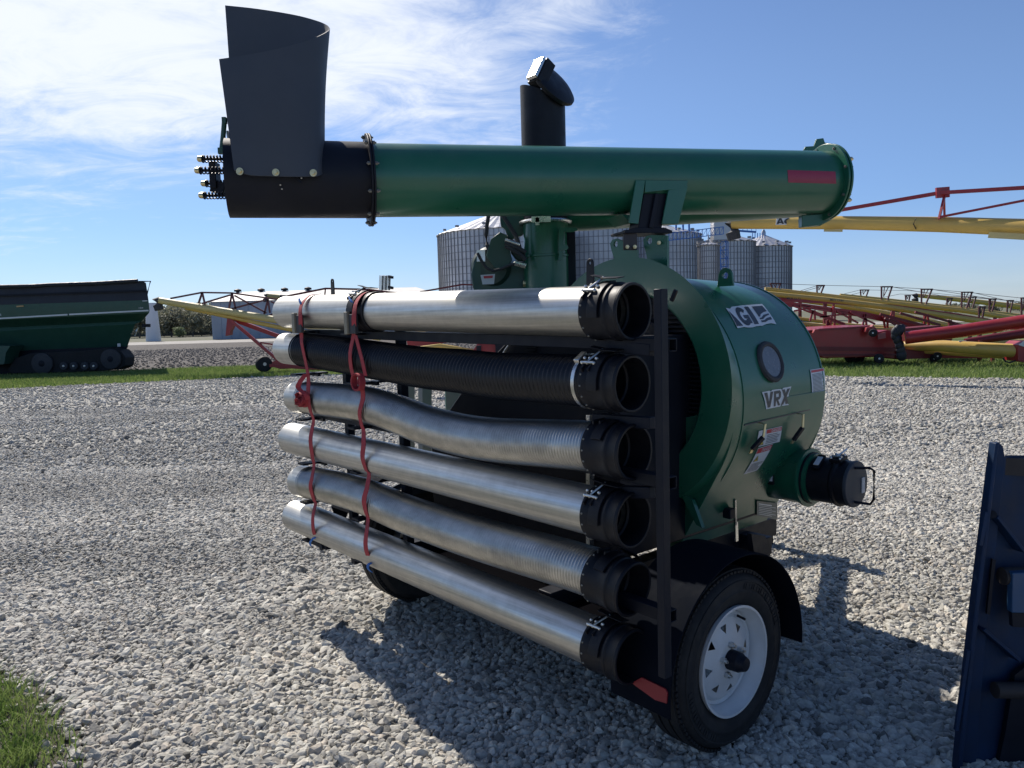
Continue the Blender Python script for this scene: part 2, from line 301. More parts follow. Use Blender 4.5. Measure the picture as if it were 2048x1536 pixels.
def ground_mat(name, c1, c2, scale, bump, bsc, c3=None, big=0.25, stretch=(1, 1, 1), speck=0.0):
    m_ = bpy.data.materials.new(name); m_.use_nodes = True; t = m_.node_tree; b = t.nodes['Principled BSDF']; b.inputs['Roughness'].default_value = 0.92; b.inputs['Specular IOR Level'].default_value = 0.2
    g = N(t, 'ShaderNodeNewGeometry'); s_ = N(t, 'ShaderNodeMapping'); s_.inputs['Scale'].default_value = stretch; L(t, g.outputs['Position'], s_.inputs[0])
    n_ = N(t, 'ShaderNodeTexNoise', I={'Scale': scale, 'Detail': 8.0, 'Roughness': 0.7}); L(t, s_.outputs[0], n_.inputs['Vector'])
    r_ = N(t, 'ShaderNodeMapRange', I={1: 0.38, 2: 0.62, 3: 0, 4: 1}); L(t, n_.outputs[0], r_.inputs[0])
    mx = N(t, 'ShaderNodeMix', data_type='RGBA'); L(t, r_.outputs[0], mx.inputs[0]); mx.inputs[6].default_value = (*c1, 1); mx.inputs[7].default_value = (*c2, 1); out = mx.outputs[2]
    if c3:
        n3 = N(t, 'ShaderNodeTexNoise', I={'Scale': big, 'Detail': 5.0, 'Roughness': 0.6}); s3 = N(t, 'ShaderNodeMapping'); s3.inputs['Scale'].default_value = (0.35, 1.5, 1); L(t, g.outputs['Position'], s3.inputs[0]); L(t, s3.outputs[0], n3.inputs['Vector'])
        r3 = N(t, 'ShaderNodeMapRange', I={1: 0.42, 2: 0.62, 3: 0, 4: 0.7}); L(t, n3.outputs[0], r3.inputs[0])
        x3 = N(t, 'ShaderNodeMix', data_type='RGBA'); L(t, r3.outputs[0], x3.inputs[0]); L(t, out, x3.inputs[6]); x3.inputs[7].default_value = (*c3, 1); out = x3.outputs[2]
    if speck:
        v = N(t, 'ShaderNodeTexVoronoi', I={'Scale': bsc}); L(t, g.outputs['Position'], v.inputs['Vector'])
        sp = N(t, 'ShaderNodeSeparateColor'); L(t, v.outputs['Color'], sp.inputs[0]); rr_ = N(t, 'ShaderNodeMapRange', I={3: 1-speck, 4: 1+speck}); L(t, sp.outputs[0], rr_.inputs[0])
        x4 = N(t, 'ShaderNodeMix', data_type='RGBA', blend_type='MULTIPLY'); x4.inputs[0].default_value = 1; L(t, out, x4.inputs[6]); L(t, rr_.outputs[0], x4.inputs[7]); out = x4.outputs[2]
        vd = v.outputs['Distance']
        bu = N(t, 'ShaderNodeBump', I={'Strength': bump, 'Distance': 0.05}); bu.invert = True; L(t, vd, bu.inputs['Height'])
    else:
        nb = N(t, 'ShaderNodeTexNoise', I={'Scale': bsc, 'Detail': 8.0, 'Roughness': 0.75}); L(t, g.outputs['Position'], nb.inputs['Vector'])
        bu = N(t, 'ShaderNodeBump', I={'Strength': bump, 'Distance': 0.05}); L(t, nb.outputs[0], bu.inputs['Height'])
    L(t, out, b.inputs['Base Color']); L(t, bu.outputs[0], b.inputs['Normal'])
    return m_
m_gravel = ground_mat("gravel_bed", (0.235, 0.228, 0.203), (0.48, 0.467, 0.422), 7, 0.6, 60, (0.55, 0.535, 0.485), 0.30, speck=0.3)
m_turf = ground_mat("turf_soil", (0.045, 0.085, 0.022), (0.085, 0.13, 0.035), 2.5, 1.0, 18, (0.10, 0.14, 0.04), 0.6)
m_field = ground_mat("stubble_field", (0.055, 0.048, 0.045), (0.13, 0.12, 0.11), 3.0, 1.0, 6, (0.10, 0.092, 0.088), 0.08, speck=0.3)
m_road = ground_mat("pale_road", (0.30, 0.285, 0.26), (0.38, 0.36, 0.33), 0.5, 0.3, 3)
m_land = ground_mat("far_land", (0.10, 0.11, 0.07), (0.16, 0.15, 0.11), 0.05, 0.4, 1)
m_dirt = ground_mat("damp_dirt", (0.10, 0.09, 0.075), (0.20, 0.18, 0.15), 12, 0.8, 40)

# ------------------------------------------------------------------ the ground
def plane(name, pts, z, mt):
    o = MB().add([V((p[0], p[1], z)) for p in pts], [tuple(range(len(pts)))]).build(name, mt, smooth=0); return struct(o)
plane("ground", [(-1500, -60), (1500, -60), (1500, 2500), (-1500, 2500)], -0.02, m_land)
EDGE = [(-60, 16.5), (-30, 19.8), (-15.2, 22.8), (-11, 24.2), (-6.9, 25.2), (-2, 24.6), (3, 22.2), (7.94, 19.15), (11.4, 17.1), (20, 12.2), (60, -8)]
plane("gravel_yard", [(60, -30), *EDGE[::-1], (-60, -30)], -0.008, m_gravel)
FEDGE = [(-60, 26.5), (-22, 29), (-12, 31), (-6, 31.5), (4, 33), (14, 45), (40, 60), (60, 70)]
plane("grass_verge", EDGE + FEDGE[::-1], -0.004, m_turf)
plane("field", [(-400, 26.4)] + FEDGE[:5] + [(9, 38), (12, 79), (-400, 79)], 0.0, m_field)
plane("road", [(-400, 79.2), (60, 79.2), (60, 96), (-400, 96)], 0.004, m_road)
def edge_y(xs, E): return np.interp(xs, [p[0] for p in E], [p[1] for p in E])

rs = np.random.RandomState(3)
def scatter(y0, y1, sp, k=0.78, jit=0.5):
    ys = np.arange(y0, y1, sp); P = []
    for y in ys:
        xs = np.arange(-k*y-0.4, k*y+0.4, sp); P.append(np.stack([xs, np.full_like(xs, y)], 1))
    P = np.concatenate(P); return P + rs.uniform(-jit*sp, jit*sp, P.shape)
def vnoise(P, s, seed):
    r2 = np.random.RandomState(seed); T = r2.rand(64, 64); q = P*s; i = np.floor(q).astype(int); f = q-i; f = f*f*(3-2*f)
    g = lambda a, b: T[(i[:, 0]+a) % 64, (i[:, 1]+b) % 64]
    return (g(0, 0)*(1-f[:, 0])+g(1, 0)*f[:, 0])*(1-f[:, 1])+(g(0, 1)*(1-f[:, 0])+g(1, 1)*f[:, 0])*f[:, 1]
# near grass patch outline (bottom left): signed measure, >0 inside the grass
GP = [gr(-30, 1330), gr(40, 1365), gr(95, 1400), gr(120, 1450), gr(150, 1536)]
def patch(P):
    gy = np.array([p.y for p in GP][::-1]); gx = np.array([p.x for p in GP][::-1]); e = np.interp(P[:, 1], gy, gx)
    e = np.where(P[:, 1] > gy[-1], gx[-1]-(P[:, 1]-gy[-1])*1.5, e)
    return e - P[:, 0] + (vnoise(P, 9, 5)-0.5)*0.16
def keep_g(P, dens=None):
    ok = P[:, 1] < edge_y(P[:, 0], EDGE)-0.05+rs.normal(0, .12, len(P))
    pt = patch(P); ok &= rs.rand(len(P)) > np.clip((pt+0.22)*3.2, 0, 0.97)
    if dens is not None: ok &= rs.rand(len(P)) < dens(P)
    return P[ok]
dp_ = [(p.x-.12, p.y) for p in GP]; plane('dirt', [(-6, 2.0), (dp_[-1][0]+.25, 2.0)]+[(a+.28, b) for a, b in dp_[::-1]]+[(-6, GP[0].y+.2)], 0.0, m_dirt)
track = lambda P: np.clip(1.15-1.5*np.exp(-((P[:, 1]-13.2-0.12*P[:, 0])/1.3)**2)-0.8*np.exp(-((P[:, 1]-9.3-0.2*P[:, 0])/0.8)**2)*(P[:, 0] > 0.5), 0.5, 1)
fines = lambda P: 0.62+0.75*vnoise(P, 0.9, 21)
layers = [(scatter(2.0, 5.0, 0.0150, 1.15), 0.0080, 0.002, fines), (scatter(2.0, 5.0, 0.024, 1.15), 0.0112, 0.009, None),
          (scatter(5.0, 9.0, 0.0210, .95), 0.0098, 0.004, fines), (scatter(9.0, 16, 0.040), 0.0135, 0.002, lambda P: .75*track(P)), (scatter(16, 25.5, 0.085), 0.017, 0.002, lambda P: .6+0*P[:, 0])]
PP, SS, ZZ = [], [], []
for P, s, z, d in layers:
    P = keep_g(P, d); PP.append(P); SS.append(s*np.clip(rs.lognormal(0, .33, len(P)), .45, 2.1)*(0.85+0.5*vnoise(P, 1.3, 8))); ZZ.append(np.full(len(P), z)+rs.uniform(-.004, .004, len(P))+sum(.036*np.exp(-(((P[:, 0]-q.x)**2+(P[:, 1]-q.y)**2)/.30**2)) for q in (M(-.08, 0, 0), M(-2.14, 0, 0))))
PP = np.concatenate(PP); SS = np.concatenate(SS); ZZ = np.concatenate(ZZ)
print("stones", len(PP))
def stone_mat():
    m_ = bpy.data.materials.new("limestone_chips"); m_.use_nodes = True; t = m_.node_tree; b = t.nodes['Principled BSDF']; b.inputs['Roughness'].default_value = 0.85; b.inputs['Specular IOR Level'].default_value = 0.25
    oi = N(t, 'ShaderNodeObjectInfo'); cr_ = N(t, 'ShaderNodeValToRGB'); e = cr_.color_ramp.elements
    e[0].position = 0; e[0].color = (0.12, 0.117, 0.105, 1); e[1].position = 1; e[1].color = (0.63, 0.61, 0.535, 1)
    for p_, c_ in ((0.15, (0.36, 0.342, 0.305)), (0.5, (0.40, 0.387, 0.342)), (0.8, (0.50, 0.483, 0.425)), (0.93, (0.47, 0.42, 0.35))):
        k = cr_.color_ramp.elements.new(p_); k.color = (*c_, 1)
    L(t, oi.outputs['Random'], cr_.inputs[0])
    g = N(t, 'ShaderNodeNewGeometry'); n_ = N(t, 'ShaderNodeTexNoise', I={'Scale': 60.0, 'Detail': 6.0}); L(t, g.outputs['Position'], n_.inputs['Vector'])
    r_ = N(t, 'ShaderNodeMapRange', I={1: 0.3, 2: 0.7, 3: 0.78, 4: 1.18}); L(t, n_.outputs[0], r_.inputs[0])
    mx = N(t, 'ShaderNodeMix', data_type='RGBA', blend_type='MULTIPLY'); mx.inputs[0].default_value = 1; L(t, cr_.outputs[0], mx.inputs[6]); L(t, r_.outputs[0], mx.inputs[7])
    mpb = N(t, 'ShaderNodeMapping'); mpb.inputs['Scale'].default_value = (.16, 1.3, 1); L(t, g.outputs['Position'], mpb.inputs[0]); nb_ = N(t, 'ShaderNodeTexNoise', I={'Scale': 0.8, 'Detail': 5.0, 'Roughness': 0.6}); L(t, mpb.outputs[0], nb_.inputs['Vector'])
    rb_ = N(t, 'ShaderNodeMapRange', I={1: 0.38, 2: 0.62, 3: 0.86, 4: 1.16}); L(t, nb_.outputs[0], rb_.inputs[0]); mx2 = N(t, 'ShaderNodeMix', data_type='RGBA', blend_type='MULTIPLY'); mx2.inputs[0].default_value = 1; L(t, mx.outputs[2], mx2.inputs[6]); L(t, rb_.outputs[0], mx2.inputs[7]); L(t, mx2.outputs[2], b.inputs['Base Color'])
    bu = N(t, 'ShaderNodeBump', I={'Strength': 0.5, 'Distance': 0.01}); L(t, n_.outputs[0], bu.inputs['Height']); L(t, bu.outputs[0], b.inputs['Normal'])
    return m_
m_stone = stone_mat()
def instancer(name, P, S, Zs, mt):
    me = bpy.data.meshes.new(name); me.vertices.add(len(P)); me.vertices.foreach_set('co', np.column_stack([P, Zs]).astype(np.float32).ravel())
    a = me.attributes.new('sz', 'FLOAT', 'POINT'); a.data.foreach_set('value', S.astype(np.float32)); me.update()
    o = bpy.data.objects.new(name, me); COL.objects.link(o); o['kind'] = 'stuff'
    g = bpy.data.node_groups.new(name, 'GeometryNodeTree'); g.interface.new_socket('Geometry', in_out='INPUT', socket_type='NodeSocketGeometry'); g.interface.new_socket('Geometry', in_out='OUTPUT', socket_type='NodeSocketGeometry')
    gi = N(g, 'NodeGroupInput'); go = N(g, 'NodeGroupOutput'); ji = N(g, 'GeometryNodeGeometryToInstance')
    for k in range(9):
        ic = N(g, 'GeometryNodeMeshIcoSphere'); ic.inputs['Radius'].default_value = 1; ic.inputs['Subdivisions'].default_value = 2
        sp = N(g, 'GeometryNodeSetPosition'); L(g, ic.outputs[0], sp.inputs['Geometry'])
        rv = N(g, 'FunctionNodeRandomValue', data_type='FLOAT_VECTOR'); rv.inputs[0].default_value = (-.34, -.34, -.34); rv.inputs[1].default_value = (.34, .34, .34); rv.inputs['Seed'].default_value = k*7+1
        L(g, rv.outputs[0], sp.inputs['Offset'])
        ch = N(g, 'GeometryNodeConvexHull'); L(g, sp.outputs[0], ch.inputs[0])
        tr = N(g, 'GeometryNodeTransform'); L(g, ch.outputs[0], tr.inputs[0])
        rr = np.random.RandomState(k); tr.inputs['Scale'].default_value = (1.15+.45*rr.rand(), .8+.3*rr.rand(), .60+.32*rr.rand())
        smt = N(g, 'GeometryNodeSetMaterial'); smt.inputs['Material'].default_value = mt; L(g, tr.outputs[0], smt.inputs[0])
        L(g, smt.outputs[0], ji.inputs[0])
    ip = N(g, 'GeometryNodeInstanceOnPoints'); L(g, gi.outputs[0], ip.inputs['Points']); L(g, ji.outputs[0], ip.inputs['Instance']); ip.inputs['Pick Instance'].default_value = True
    ri = N(g, 'FunctionNodeRandomValue', data_type='INT'); ri.inputs[4].default_value = 0; ri.inputs[5].default_value = 8; L(g, ri.outputs[2], ip.inputs['Instance Index'])
    rot = N(g, 'FunctionNodeRandomValue', data_type='FLOAT_VECTOR'); rot.inputs[0].default_value = (-.75, -.75, -3.14); rot.inputs[1].default_value = (.75, .75, 3.14); rot.inputs['Seed'].default_value = 99; L(g, rot.outputs[0], ip.inputs['Rotation'])
    na = N(g, 'GeometryNodeInputNamedAttribute'); na.inputs[0].default_value = 'sz'; L(g, na.outputs[0], ip.inputs['Scale'])
    L(g, ip.outputs[0], go.inputs[0])
    md = o.modifiers.new('scatter', 'NODES'); md.node_group = g
    return o
st = instancer("gravel_stones", PP, SS, ZZ, m_stone); st['label'] = 'loose crushed limestone chips covering the yard'

def blades(P, h, wd, lean, seed):
    r_ = np.random.RandomState(seed); n = len(P); a = r_.uniform(0, 6.283, n); hh = h*r_.uniform(.45, 1.25, n); ln = lean*hh*r_.uniform(.2, 1.3, n); b_ = r_.uniform(0, 6.283, n)
    w_ = np.stack([np.cos(a), np.sin(a)], 1)*(wd*r_.uniform(.6, 1.3, n))[:, None]/2; d = np.stack([np.cos(b_), np.sin(b_)], 1)*ln[:, None]
    z0 = np.zeros(n); c = lambda xy, z_: np.column_stack([xy, z_])
    Vv = np.stack([c(P-w_, z0), c(P+w_, z0), c(P+d*.35+w_*.75, hh*.6), c(P+d*.35-w_*.75, hh*.6), c(P+d, hh), c(P+d*1.02, hh*.99)], 1).reshape(-1, 3)
    i = np.arange(n)[:, None]*6; Fq = np.concatenate([i+np.array([[0, 1, 2, 3]]), i+np.array([[3, 2, 5, 4]])]); return Vv, Fq
Pn = rs.uniform(0, 1, (30000, 2))*np.array([1.9, 1.9])+np.array([-3.1, 2.2]); pt = patch(Pn)
Pn = Pn[(rs.rand(len(Pn)) < np.clip(pt*5+.15, 0, 1)*(0.25+0.9*vnoise(Pn, 7, 12)))]
v_, f_ = blades(Pn, 0.085, 0.0055, 0.8, 1)
o = bulk("grass_tufts", v_, f_, m_grass); o['kind'] = 'stuff'; o['label'] = 'tuft of green grass at the edge of the gravel'
xs = rs.uniform(-26, 24, 190000); t_ = rs.rand(190000)**1.15; e0 = edge_y(xs, EDGE); e1 = np.minimum(edge_y(xs, FEDGE), e0+13); Pf = np.column_stack([xs, e0-0.15+rs.normal(0, .12, len(xs))+t_*(e1-e0)])
Pf = Pf[np.abs(Pf[:, 0]) < .75*Pf[:, 1]]
v_, f_ = blades(Pf, 0.11, 0.016, 0.7, 2)
o = bulk("grass_cover", v_, f_, m_grass); o['kind'] = 'stuff'; o['label'] = 'short green grass along the far edge of the yard'
# broken stubble and clods on the dark field
Ps = scatter(31.5, 60, 0.24, .72, .5); Ps = Ps[(Ps[:, 0] < 8) & (rs.rand(len(Ps)) < .5)]
st2 = instancer("field_clods", Ps, rs.uniform(.02, .055, len(Ps)), np.full(len(Ps), .01), mat("clod", (0.15, 0.135, 0.12), 0.9)); st2['label'] = 'clods and stubble on the dark field'

# ================================================================== THE GRAIN VACUUM
vac = thing("grain_vacuum", M(-1.2, .3, 0), "dark green wheeled grain vacuum with round blower housing, parked on the gravel", "grain vacuum")
# ---- blower housing
DC = V((0.507, 3.444, 1.348)); DL = 0.767
def dr(t):      # radius and drop along the axis
    if t < 0.12: k = t/0.12; return .558-.012*k, -.066*k
    k = (t-.12)/.88; return .546-.010*k, -.066-.016*k
def drum(th, t, off=0.0):
    r_, dz = dr(t); return DC + BV*(DL*t) + NV*((r_+off)*math.cos(th)) + Z*((r_+off)*math.sin(th)+dz)
def drn(th): return NV*math.cos(th)+Z*math.sin(th)
_cache = [(math.radians(a), t/40, proj(drum(math.radians(a), t/40))) for a in range(-80, 100, 2) for t in range(0, 41)]
def dhit(x, y):
    th, t, _ = min(((a, b, (p[0]-x)**2+(p[1]-y)**2) for a, b, p in _cache if (drum(a, b)-CO).dot(drn(a)) < 0), key=lambda q: q[2])
    st_ = .03
    for _ in range(40):
        best = min(((th+i*st_, t+j*st_) for i in (-1, 0, 1) for j in (-1, 0, 1)), key=lambda q: (proj(drum(*q))[0]-x)**2+(proj(drum(*q))[1]-y)**2)
        if best == (th, t): st_ *= .5
        th, t = best
    return th, t
NS = 96
rings = [[drum(2*math.pi*i/NS, t) for i in range(NS)] for t in (0, .02, .04, .08, .12, .121, .3, .5, .7, .85, .97, 1.0)]
hb = MB().rings(rings, cap0=False, cap1=True)
# front annulus, rolled lip and the recess
def cring(r_, b_, dz=0): return [DC + BV*b_ + NV*(r_*math.cos(6.2831853*i/NS)) + Z*(r_*math.sin(6.2831853*i/NS)+dz) for i in range(NS)]
hb.rings([cring(.558, 0), cring(.415, 0), cring(.405, .006), cring(.405, .09)], False, False)
house = hb.build("blower_housing", m_green, vac, bev=.003, smooth=30)
# seams: a thin standing edge where the skins lap and the top seam
sb = MB()
for t in (.13, .985): sb.rings([[drum(2*math.pi*i/NS, t-.006, .0035) for i in range(NS)], [drum(2*math.pi*i/NS, t+.006, .0035) for i in range(NS)], [drum(2*math.pi*i/NS, t+.006, -.004) for i in range(NS)], [drum(2*math.pi*i/NS, t-.006, -.004) for i in range(NS)]], closed=True)
sb.build("seam", m_green, house)
# intake grille in the recess
gb = MB().rings([cring(.405, .085), cring(.405, .10), cring(.20, .10), cring(.20, .085)], closed=True)
k = -.38
while k < .38:
    for sgn in (1, -1):
        ro, ri = math.sqrt(max(0, .385**2-k*k)), math.sqrt(max(0, .30**2-k*k))
        if ro-ri < .01: continue
        a0 = DC + BV*.072 + Z*k + NV*sgn*ri; a1 = DC+BV*.072+Z*k+NV*sgn*ro; gb.bar(a0, a1, .022, .008)
    k += .019
gr_ = gb.build("intake_grille", m_black, vac)
MB().rings([cring(.30, .03), cring(.30, .08), cring(.285, .08), cring(.285, .03)], closed=True).build("grille_ring", m_black, gr_)
db = MB().rings([cring(.286, .045), cring(.12, .035), cring(.05, .03)], True, True); db.build("centre_disc", m_plastic, gr_)
bb = MB()
for a in range(20, 380, 40):
    p = DC+BV*.07+NV*(.40*math.cos(R(a)))+Z*(.40*math.sin(R(a))); bb.ball(p, .008, 8)
bb.each("screw", m_zinc, gr_)
# lower part of the housing and its wedge
sk_c = (-.724, 1.282); skp = [(sk_c[0]+.544*math.cos(R(a)), sk_c[1]+.544*math.sin(R(a))) for a in range(0, -31, -3)]
skp += [(skp[-1][0]-.5*.45, skp[-1][1]-.866*.45), (-1.0, .60), (-1.16, .95), (-.8, 1.1)]
low = MB().prism([M(a, .275, z) for a, z in skp], BV*.712).build("lower_housing", m_green, vac, bev=.002)
SKP, SKN = M(skp[10][0]+.001, .5, skp[10][1]), (NV*.866-Z*.5)
def sk(x, y, o_=0): return onplane(x, y, SKP+SKN*o_, SKN)
MB().strip([sk(1471, 1000, .004), sk(1472, 1040, .004), sk(1473, 1078, .004)], BV*.012, .004).build("edge_strip", m_zinc, low)
MB().box(sk(1458, 1026, .02), NV*.02, BV*.02, Z*.022).build("sensor_box", m_black, low, bev=.003)
# wedge gusset seen below the front rim
MB().prism([pb(1360, 986, .24), pb(1384, 1000, .24), pb(1404, 1056, .24), pb(1392, 1050, .24)], BV*.02).build("gusset", m_green, low)
MB().bar(pa(1471, 1010, -.45), pa(1473, 1082, -.45), .008, .02).build("edge_strip", m_zinc, low)
# inspection window
th, t = dhit(1539, 724); wn = drn(th); wc = drum(th, t, .004); wu = (Z-wn*wn.z).normalized(); ww = wu.cross(wn)
wb = MB(); rr = []
for j in range(8):
    a = 6.2832*j/8; rr.append([wc+(ww*math.cos(6.2832*i/40)+wu*math.sin(6.2832*i/40)*1.02)*(.076+.013*math.cos(a))+wn*(.013*math.sin(a)) for i in range(40)])
win = wb.rings(rr, closed=True).build("inspection_window", m_rubber, house)
MB().add([wc+wn*.006+(ww*math.cos(6.2832*i/40)+wu*math.sin(6.2832*i/40))*.068 for i in range(40)], [tuple(range(40))]).build("sight_glass", m_glass, win)
# lifting lugs, brackets on the rim
def lug(name, base, wdt, hgt, thick, dirv, nrm, hole, mt, par):
    up_ = Z; pts = []; cc = base+up_*(hgt-wdt*.42); 
    outer = [base-dirv*wdt/2]+[cc+dirv*(wdt*.42*math.cos(a))+up_*(wdt*.42*math.sin(a)) for a in [math.pi-math.pi*i/12 for i in range(13)]]+[base+dirv*wdt/2]
    n = len(outer); inner = []
    for p in outer:
        v = (p-cc); 
        v = v.normalized() if v.length > 1e-6 else up_
        inner.append(cc+v*hole)
    b_ = MB(); T = nrm*thick
    b_.add(outer+inner+[p+T for p in outer]+[p+T for p in inner],
           [(i, (i+1) % n, (i+1) % n+n, i+n) for i in range(n)]+[(i+2*n, i+3*n, (i+1) % n+3*n, (i+1) % n+2*n) for i in range(n)]
           + [(i, i+2*n, (i+1) % n+2*n, (i+1) % n) for i in range(n)]+[(i+n, (i+1) % n+n, (i+1) % n+3*n, i+3*n) for i in range(n)])
    return b_.build(name, mt, par, bev=.0015)
lp = pb(1450, 567, .62); lug("lifting_lug", V((lp.x, lp.y, lp.z-.012)), .085, .082, .012, NV, BV, .016, m_green, house)
# clamp feet where the auger cradle stands on the rim
def holed(name, pts, hole, r_, th, mt, par, ext):
    bm = bmesh.new(); o0 = WORLD[par.name]; ed = []
    e1 = (pts[1]-pts[0]).normalized(); nn = ext.normalized(); e2 = nn.cross(e1)
    for loop_ in (pts, [hole+(e1*math.cos(6.2832*i/20)+e2*math.sin(6.2832*i/20))*r_ for i in range(20)]):
        vs_ = [bm.verts.new(p-o0) for p in loop_]; ed += [bm.edges.new((vs_[i], vs_[(i+1) % len(vs_)])) for i in range(len(vs_))]
    bmesh.ops.triangle_fill(bm, use_beauty=True, edges=ed, normal=nn)
    me = bpy.data.meshes.new(name); bm.to_mesh(me); bm.free(); me.materials.append(mt); ob = bpy.data.objects.new(name, me); COL.objects.link(ob); ob.parent = par; WORLD[ob.name] = o0
    md = ob.modifiers.new("thickness", 'SOLIDIFY'); md.thickness = th; md.offset = 0; return ob
holed("lifting_lug", [pb(x, y, .34) for x, y in ((1240, 550), (1224, 498), (1222, 488), (1226, 480), (1234, 477), (1248, 482), (1250, 496), (1276, 500), (1276, 550))], pb(1233, 488, .34), .014, .012, m_green, house, BV)
holed("lifting_lug", [pb(x, y, .34) for x, y in ((1304, 550), (1290, 492), (1288, 480), (1294, 472), (1304, 470), (1336, 471), (1336, 550))], pb(1300, 482, .34), .016, .012, m_green, house, BV)
# slotted bracket on the annulus
MB().bar(pb(1352, 580, -.006), pb(1343, 602, -.006), .016, .012, BV).build("door_bolt", m_plastic, house, bev=.002)
# over-centre latches below the window
def latch(x0, y0, x1, y1):
    a_, b_ = dhit(x0, y0), dhit(x1, y1); p0, p1 = drum(*a_, .03), drum(*b_, .028); pm = drum((a_[0]*.55+b_[0]*.45), a_[1]*.55+b_[1]*.45+.0, .045)
    l_ = MB().strip([drum(*a_, .002), p0, pm], BV*.014, .004).build("latch", m_gold, house)
    MB().bar(pm, p1, .024, .014, drn(b_[0])).build("lever", m_black, l_, bev=.002)
    MB().bar(p1, drum(b_[0]-.03, b_[1], .026), .020, .005, drn(b_[0])).build("lever_tip", m_gold, l_)
latch(1518, 845, 1493, 893); latch(1594, 826, 1576, 875)
# slot line of the hatch
a_, b_ = dhit(1487, 850), dhit(1618, 819)
MB().strip([drum(a_[0]+(b_[0]-a_[0])*i/8, a_[1]+(b_[1]-a_[1])*i/8, .003) for i in range(9)], Z*.005, .004).build("hatch_edge", m_ink, house)

# ---- decals on the curved skin
def smap(quad, off=.003):       # unit square (v up) -> housing surface, quad = TL,TR,BR,BL pixels
    q = [dhit(*p) for p in quad]
    def f(u, v, lift=0.0):
        a_ = [q[3][i]*(1-u)*(1-v)+q[2][i]*u*(1-v)+q[1][i]*u*v+q[0][i]*(1-u)*v for i in (0, 1)]
        return drum(a_[0], a_[1], off+lift)
    return f
def decal_poly(f, polys, name, mt, par, lift):
    bm = bmesh.new()
    for pg in polys:
        vs = [bm.verts.new((x, y, 0)) for x, y in pg]
        try: bm.faces.new(vs)
        except ValueError: pass
    bmesh.ops.triangulate(bm, faces=bm.faces)
    return decal_bm(f, bm, name, mt, par, lift)
def decal_bm(f, bm, name, mt, par, lift):
    for ax in (0, 1):
        for k_ in range(1, 10):
            c_ = [0, 0, 0]; c_[ax] = k_/10; n_ = [0, 0, 0]; n_[ax] = 1
            bmesh.ops.bisect_plane(bm, geom=bm.verts[:]+bm.edges[:]+bm.faces[:], plane_co=c_, plane_no=n_)
    o0 = WORLD[par.name]
    for v in bm.verts: v.co = f(v.co.x, v.co.y, lift)-o0
    me = bpy.data.meshes.new(name); bm.to_mesh(me); bm.free(); me.materials.append(mt); ob = bpy.data.objects.new(name, me); COL.objects.link(ob); ob.parent = par; WORLD[ob.name] = o0
    return ob
def text_bm(s, box, bold=0.0, shear=0.0, clip=None):       # text as bmesh fitted to box (u0,v0,u1,v1)
    c = bpy.data.curves.new("t", 'FONT'); c.body = s; c.offset = 0; c.shear = shear; c.resolution_u = 4; c.align_x = 'LEFT'
    ob = bpy.data.objects.new("t", c); COL.objects.link(ob); 
    def mesh():
        bpy.context.view_layer.update(); dg = bpy.context.evaluated_depsgraph_get(); e = ob.evaluated_get(dg); me = e.to_mesh(); bm = bmesh.new(); bm.from_mesh(me); e.to_mesh_clear(); return bm
    bm = mesh(); x = [v.co.x for v in bm.verts]; y = [v.co.y for v in bm.verts]; x0, x1, y0, y1 = min(x), max(x), min(y), max(y)
    if bold: bm.free(); c.offset = bold; bm = mesh()
    for v in bm.verts: v.co.x = box[0]+(v.co.x-x0)/(x1-x0)*(box[2]-box[0]); v.co.y = box[1]+(v.co.y-y0)/(y1-y0)*(box[3]-box[1]); v.co.z = 0
    if clip is not None: bmesh.ops.bisect_plane(bm, geom=bm.verts[:]+bm.edges[:]+bm.faces[:], plane_co=(clip, 0, 0), plane_no=(1, 0, 0), clear_inner=True)
    bpy.data.objects.remove(ob); bpy.data.curves.remove(c)
    return bm
def glyph(ch, b, skew=0.0):       # heavy block letter as polygons inside box b
    R_ = []
    if ch == 'A': R_ = [[(0, 0), (.28, 0), (.58, 1), (.36, 1)], [(.36, 1), (.66, 1), (1, 0), (.72, 0), (.5, .72)], [(.25, .18), (.75, .18), (.72, .40), (.30, .40)]]
    if ch == 'I': R_ = [[(0, 0), (1, 0), (1, 1), (0, 1)]]
    if ch == 'V': R_ = [[(0, 1), (.34, 1), (.50, .36), (.68, 1), (1, 1), (.66, 0), (.36, 0)]]
    if ch == 'X': R_ = [[(0, 0), (.34, 0), (1, 1), (.66, 1)], [(0, 1), (.36, 1), (.52, .7), (1, 0), (.64, 0), (.5, .3)]]
    if ch == 'R': R_ = [[(0, 0), (.30, 0), (.30, 1), (0, 1)], [(.30, .80), (.72, .80), (.95, .88), (.80, 1), (.30, 1)], [(.68, .58), (.80, .40), (1, .55), (1, .82), (.95, .88), (.68, .80)], [(.30, .36), (.80, .40), (.68, .58), (.30, .58)], [(.34, .36), (.62, .38), (1, 0), (.66, 0)]]
    if ch == 'G':
        for i in range(16):
            a0, a1 = math.radians(38+i*18), math.radians(38+(i+1)*18); R_.append([(.5+.5*math.cos(a0), .5+.5*math.sin(a0)), (.5+.5*math.cos(a1), .5+.5*math.sin(a1)), (.5+.22*math.cos(a1), .5+.24*math.sin(a1)), (.5+.22*math.cos(a0), .5+.24*math.sin(a0))])
        R_.append([(.50, .36), (1, .36), (1, .54), (.50, .54)]); R_.append([(.76, .1), (1, .1), (1, .4), (.76, .4)])
    return [[(b[0]+(x+skew*(y-.5))*(b[2]-b[0]), b[1]+y*(b[3]-b[1])) for x, y in p] for p in R_]
f = smap([(1453, 616.5), (1524, 611), (1548.4, 646.6), (1474, 652)])
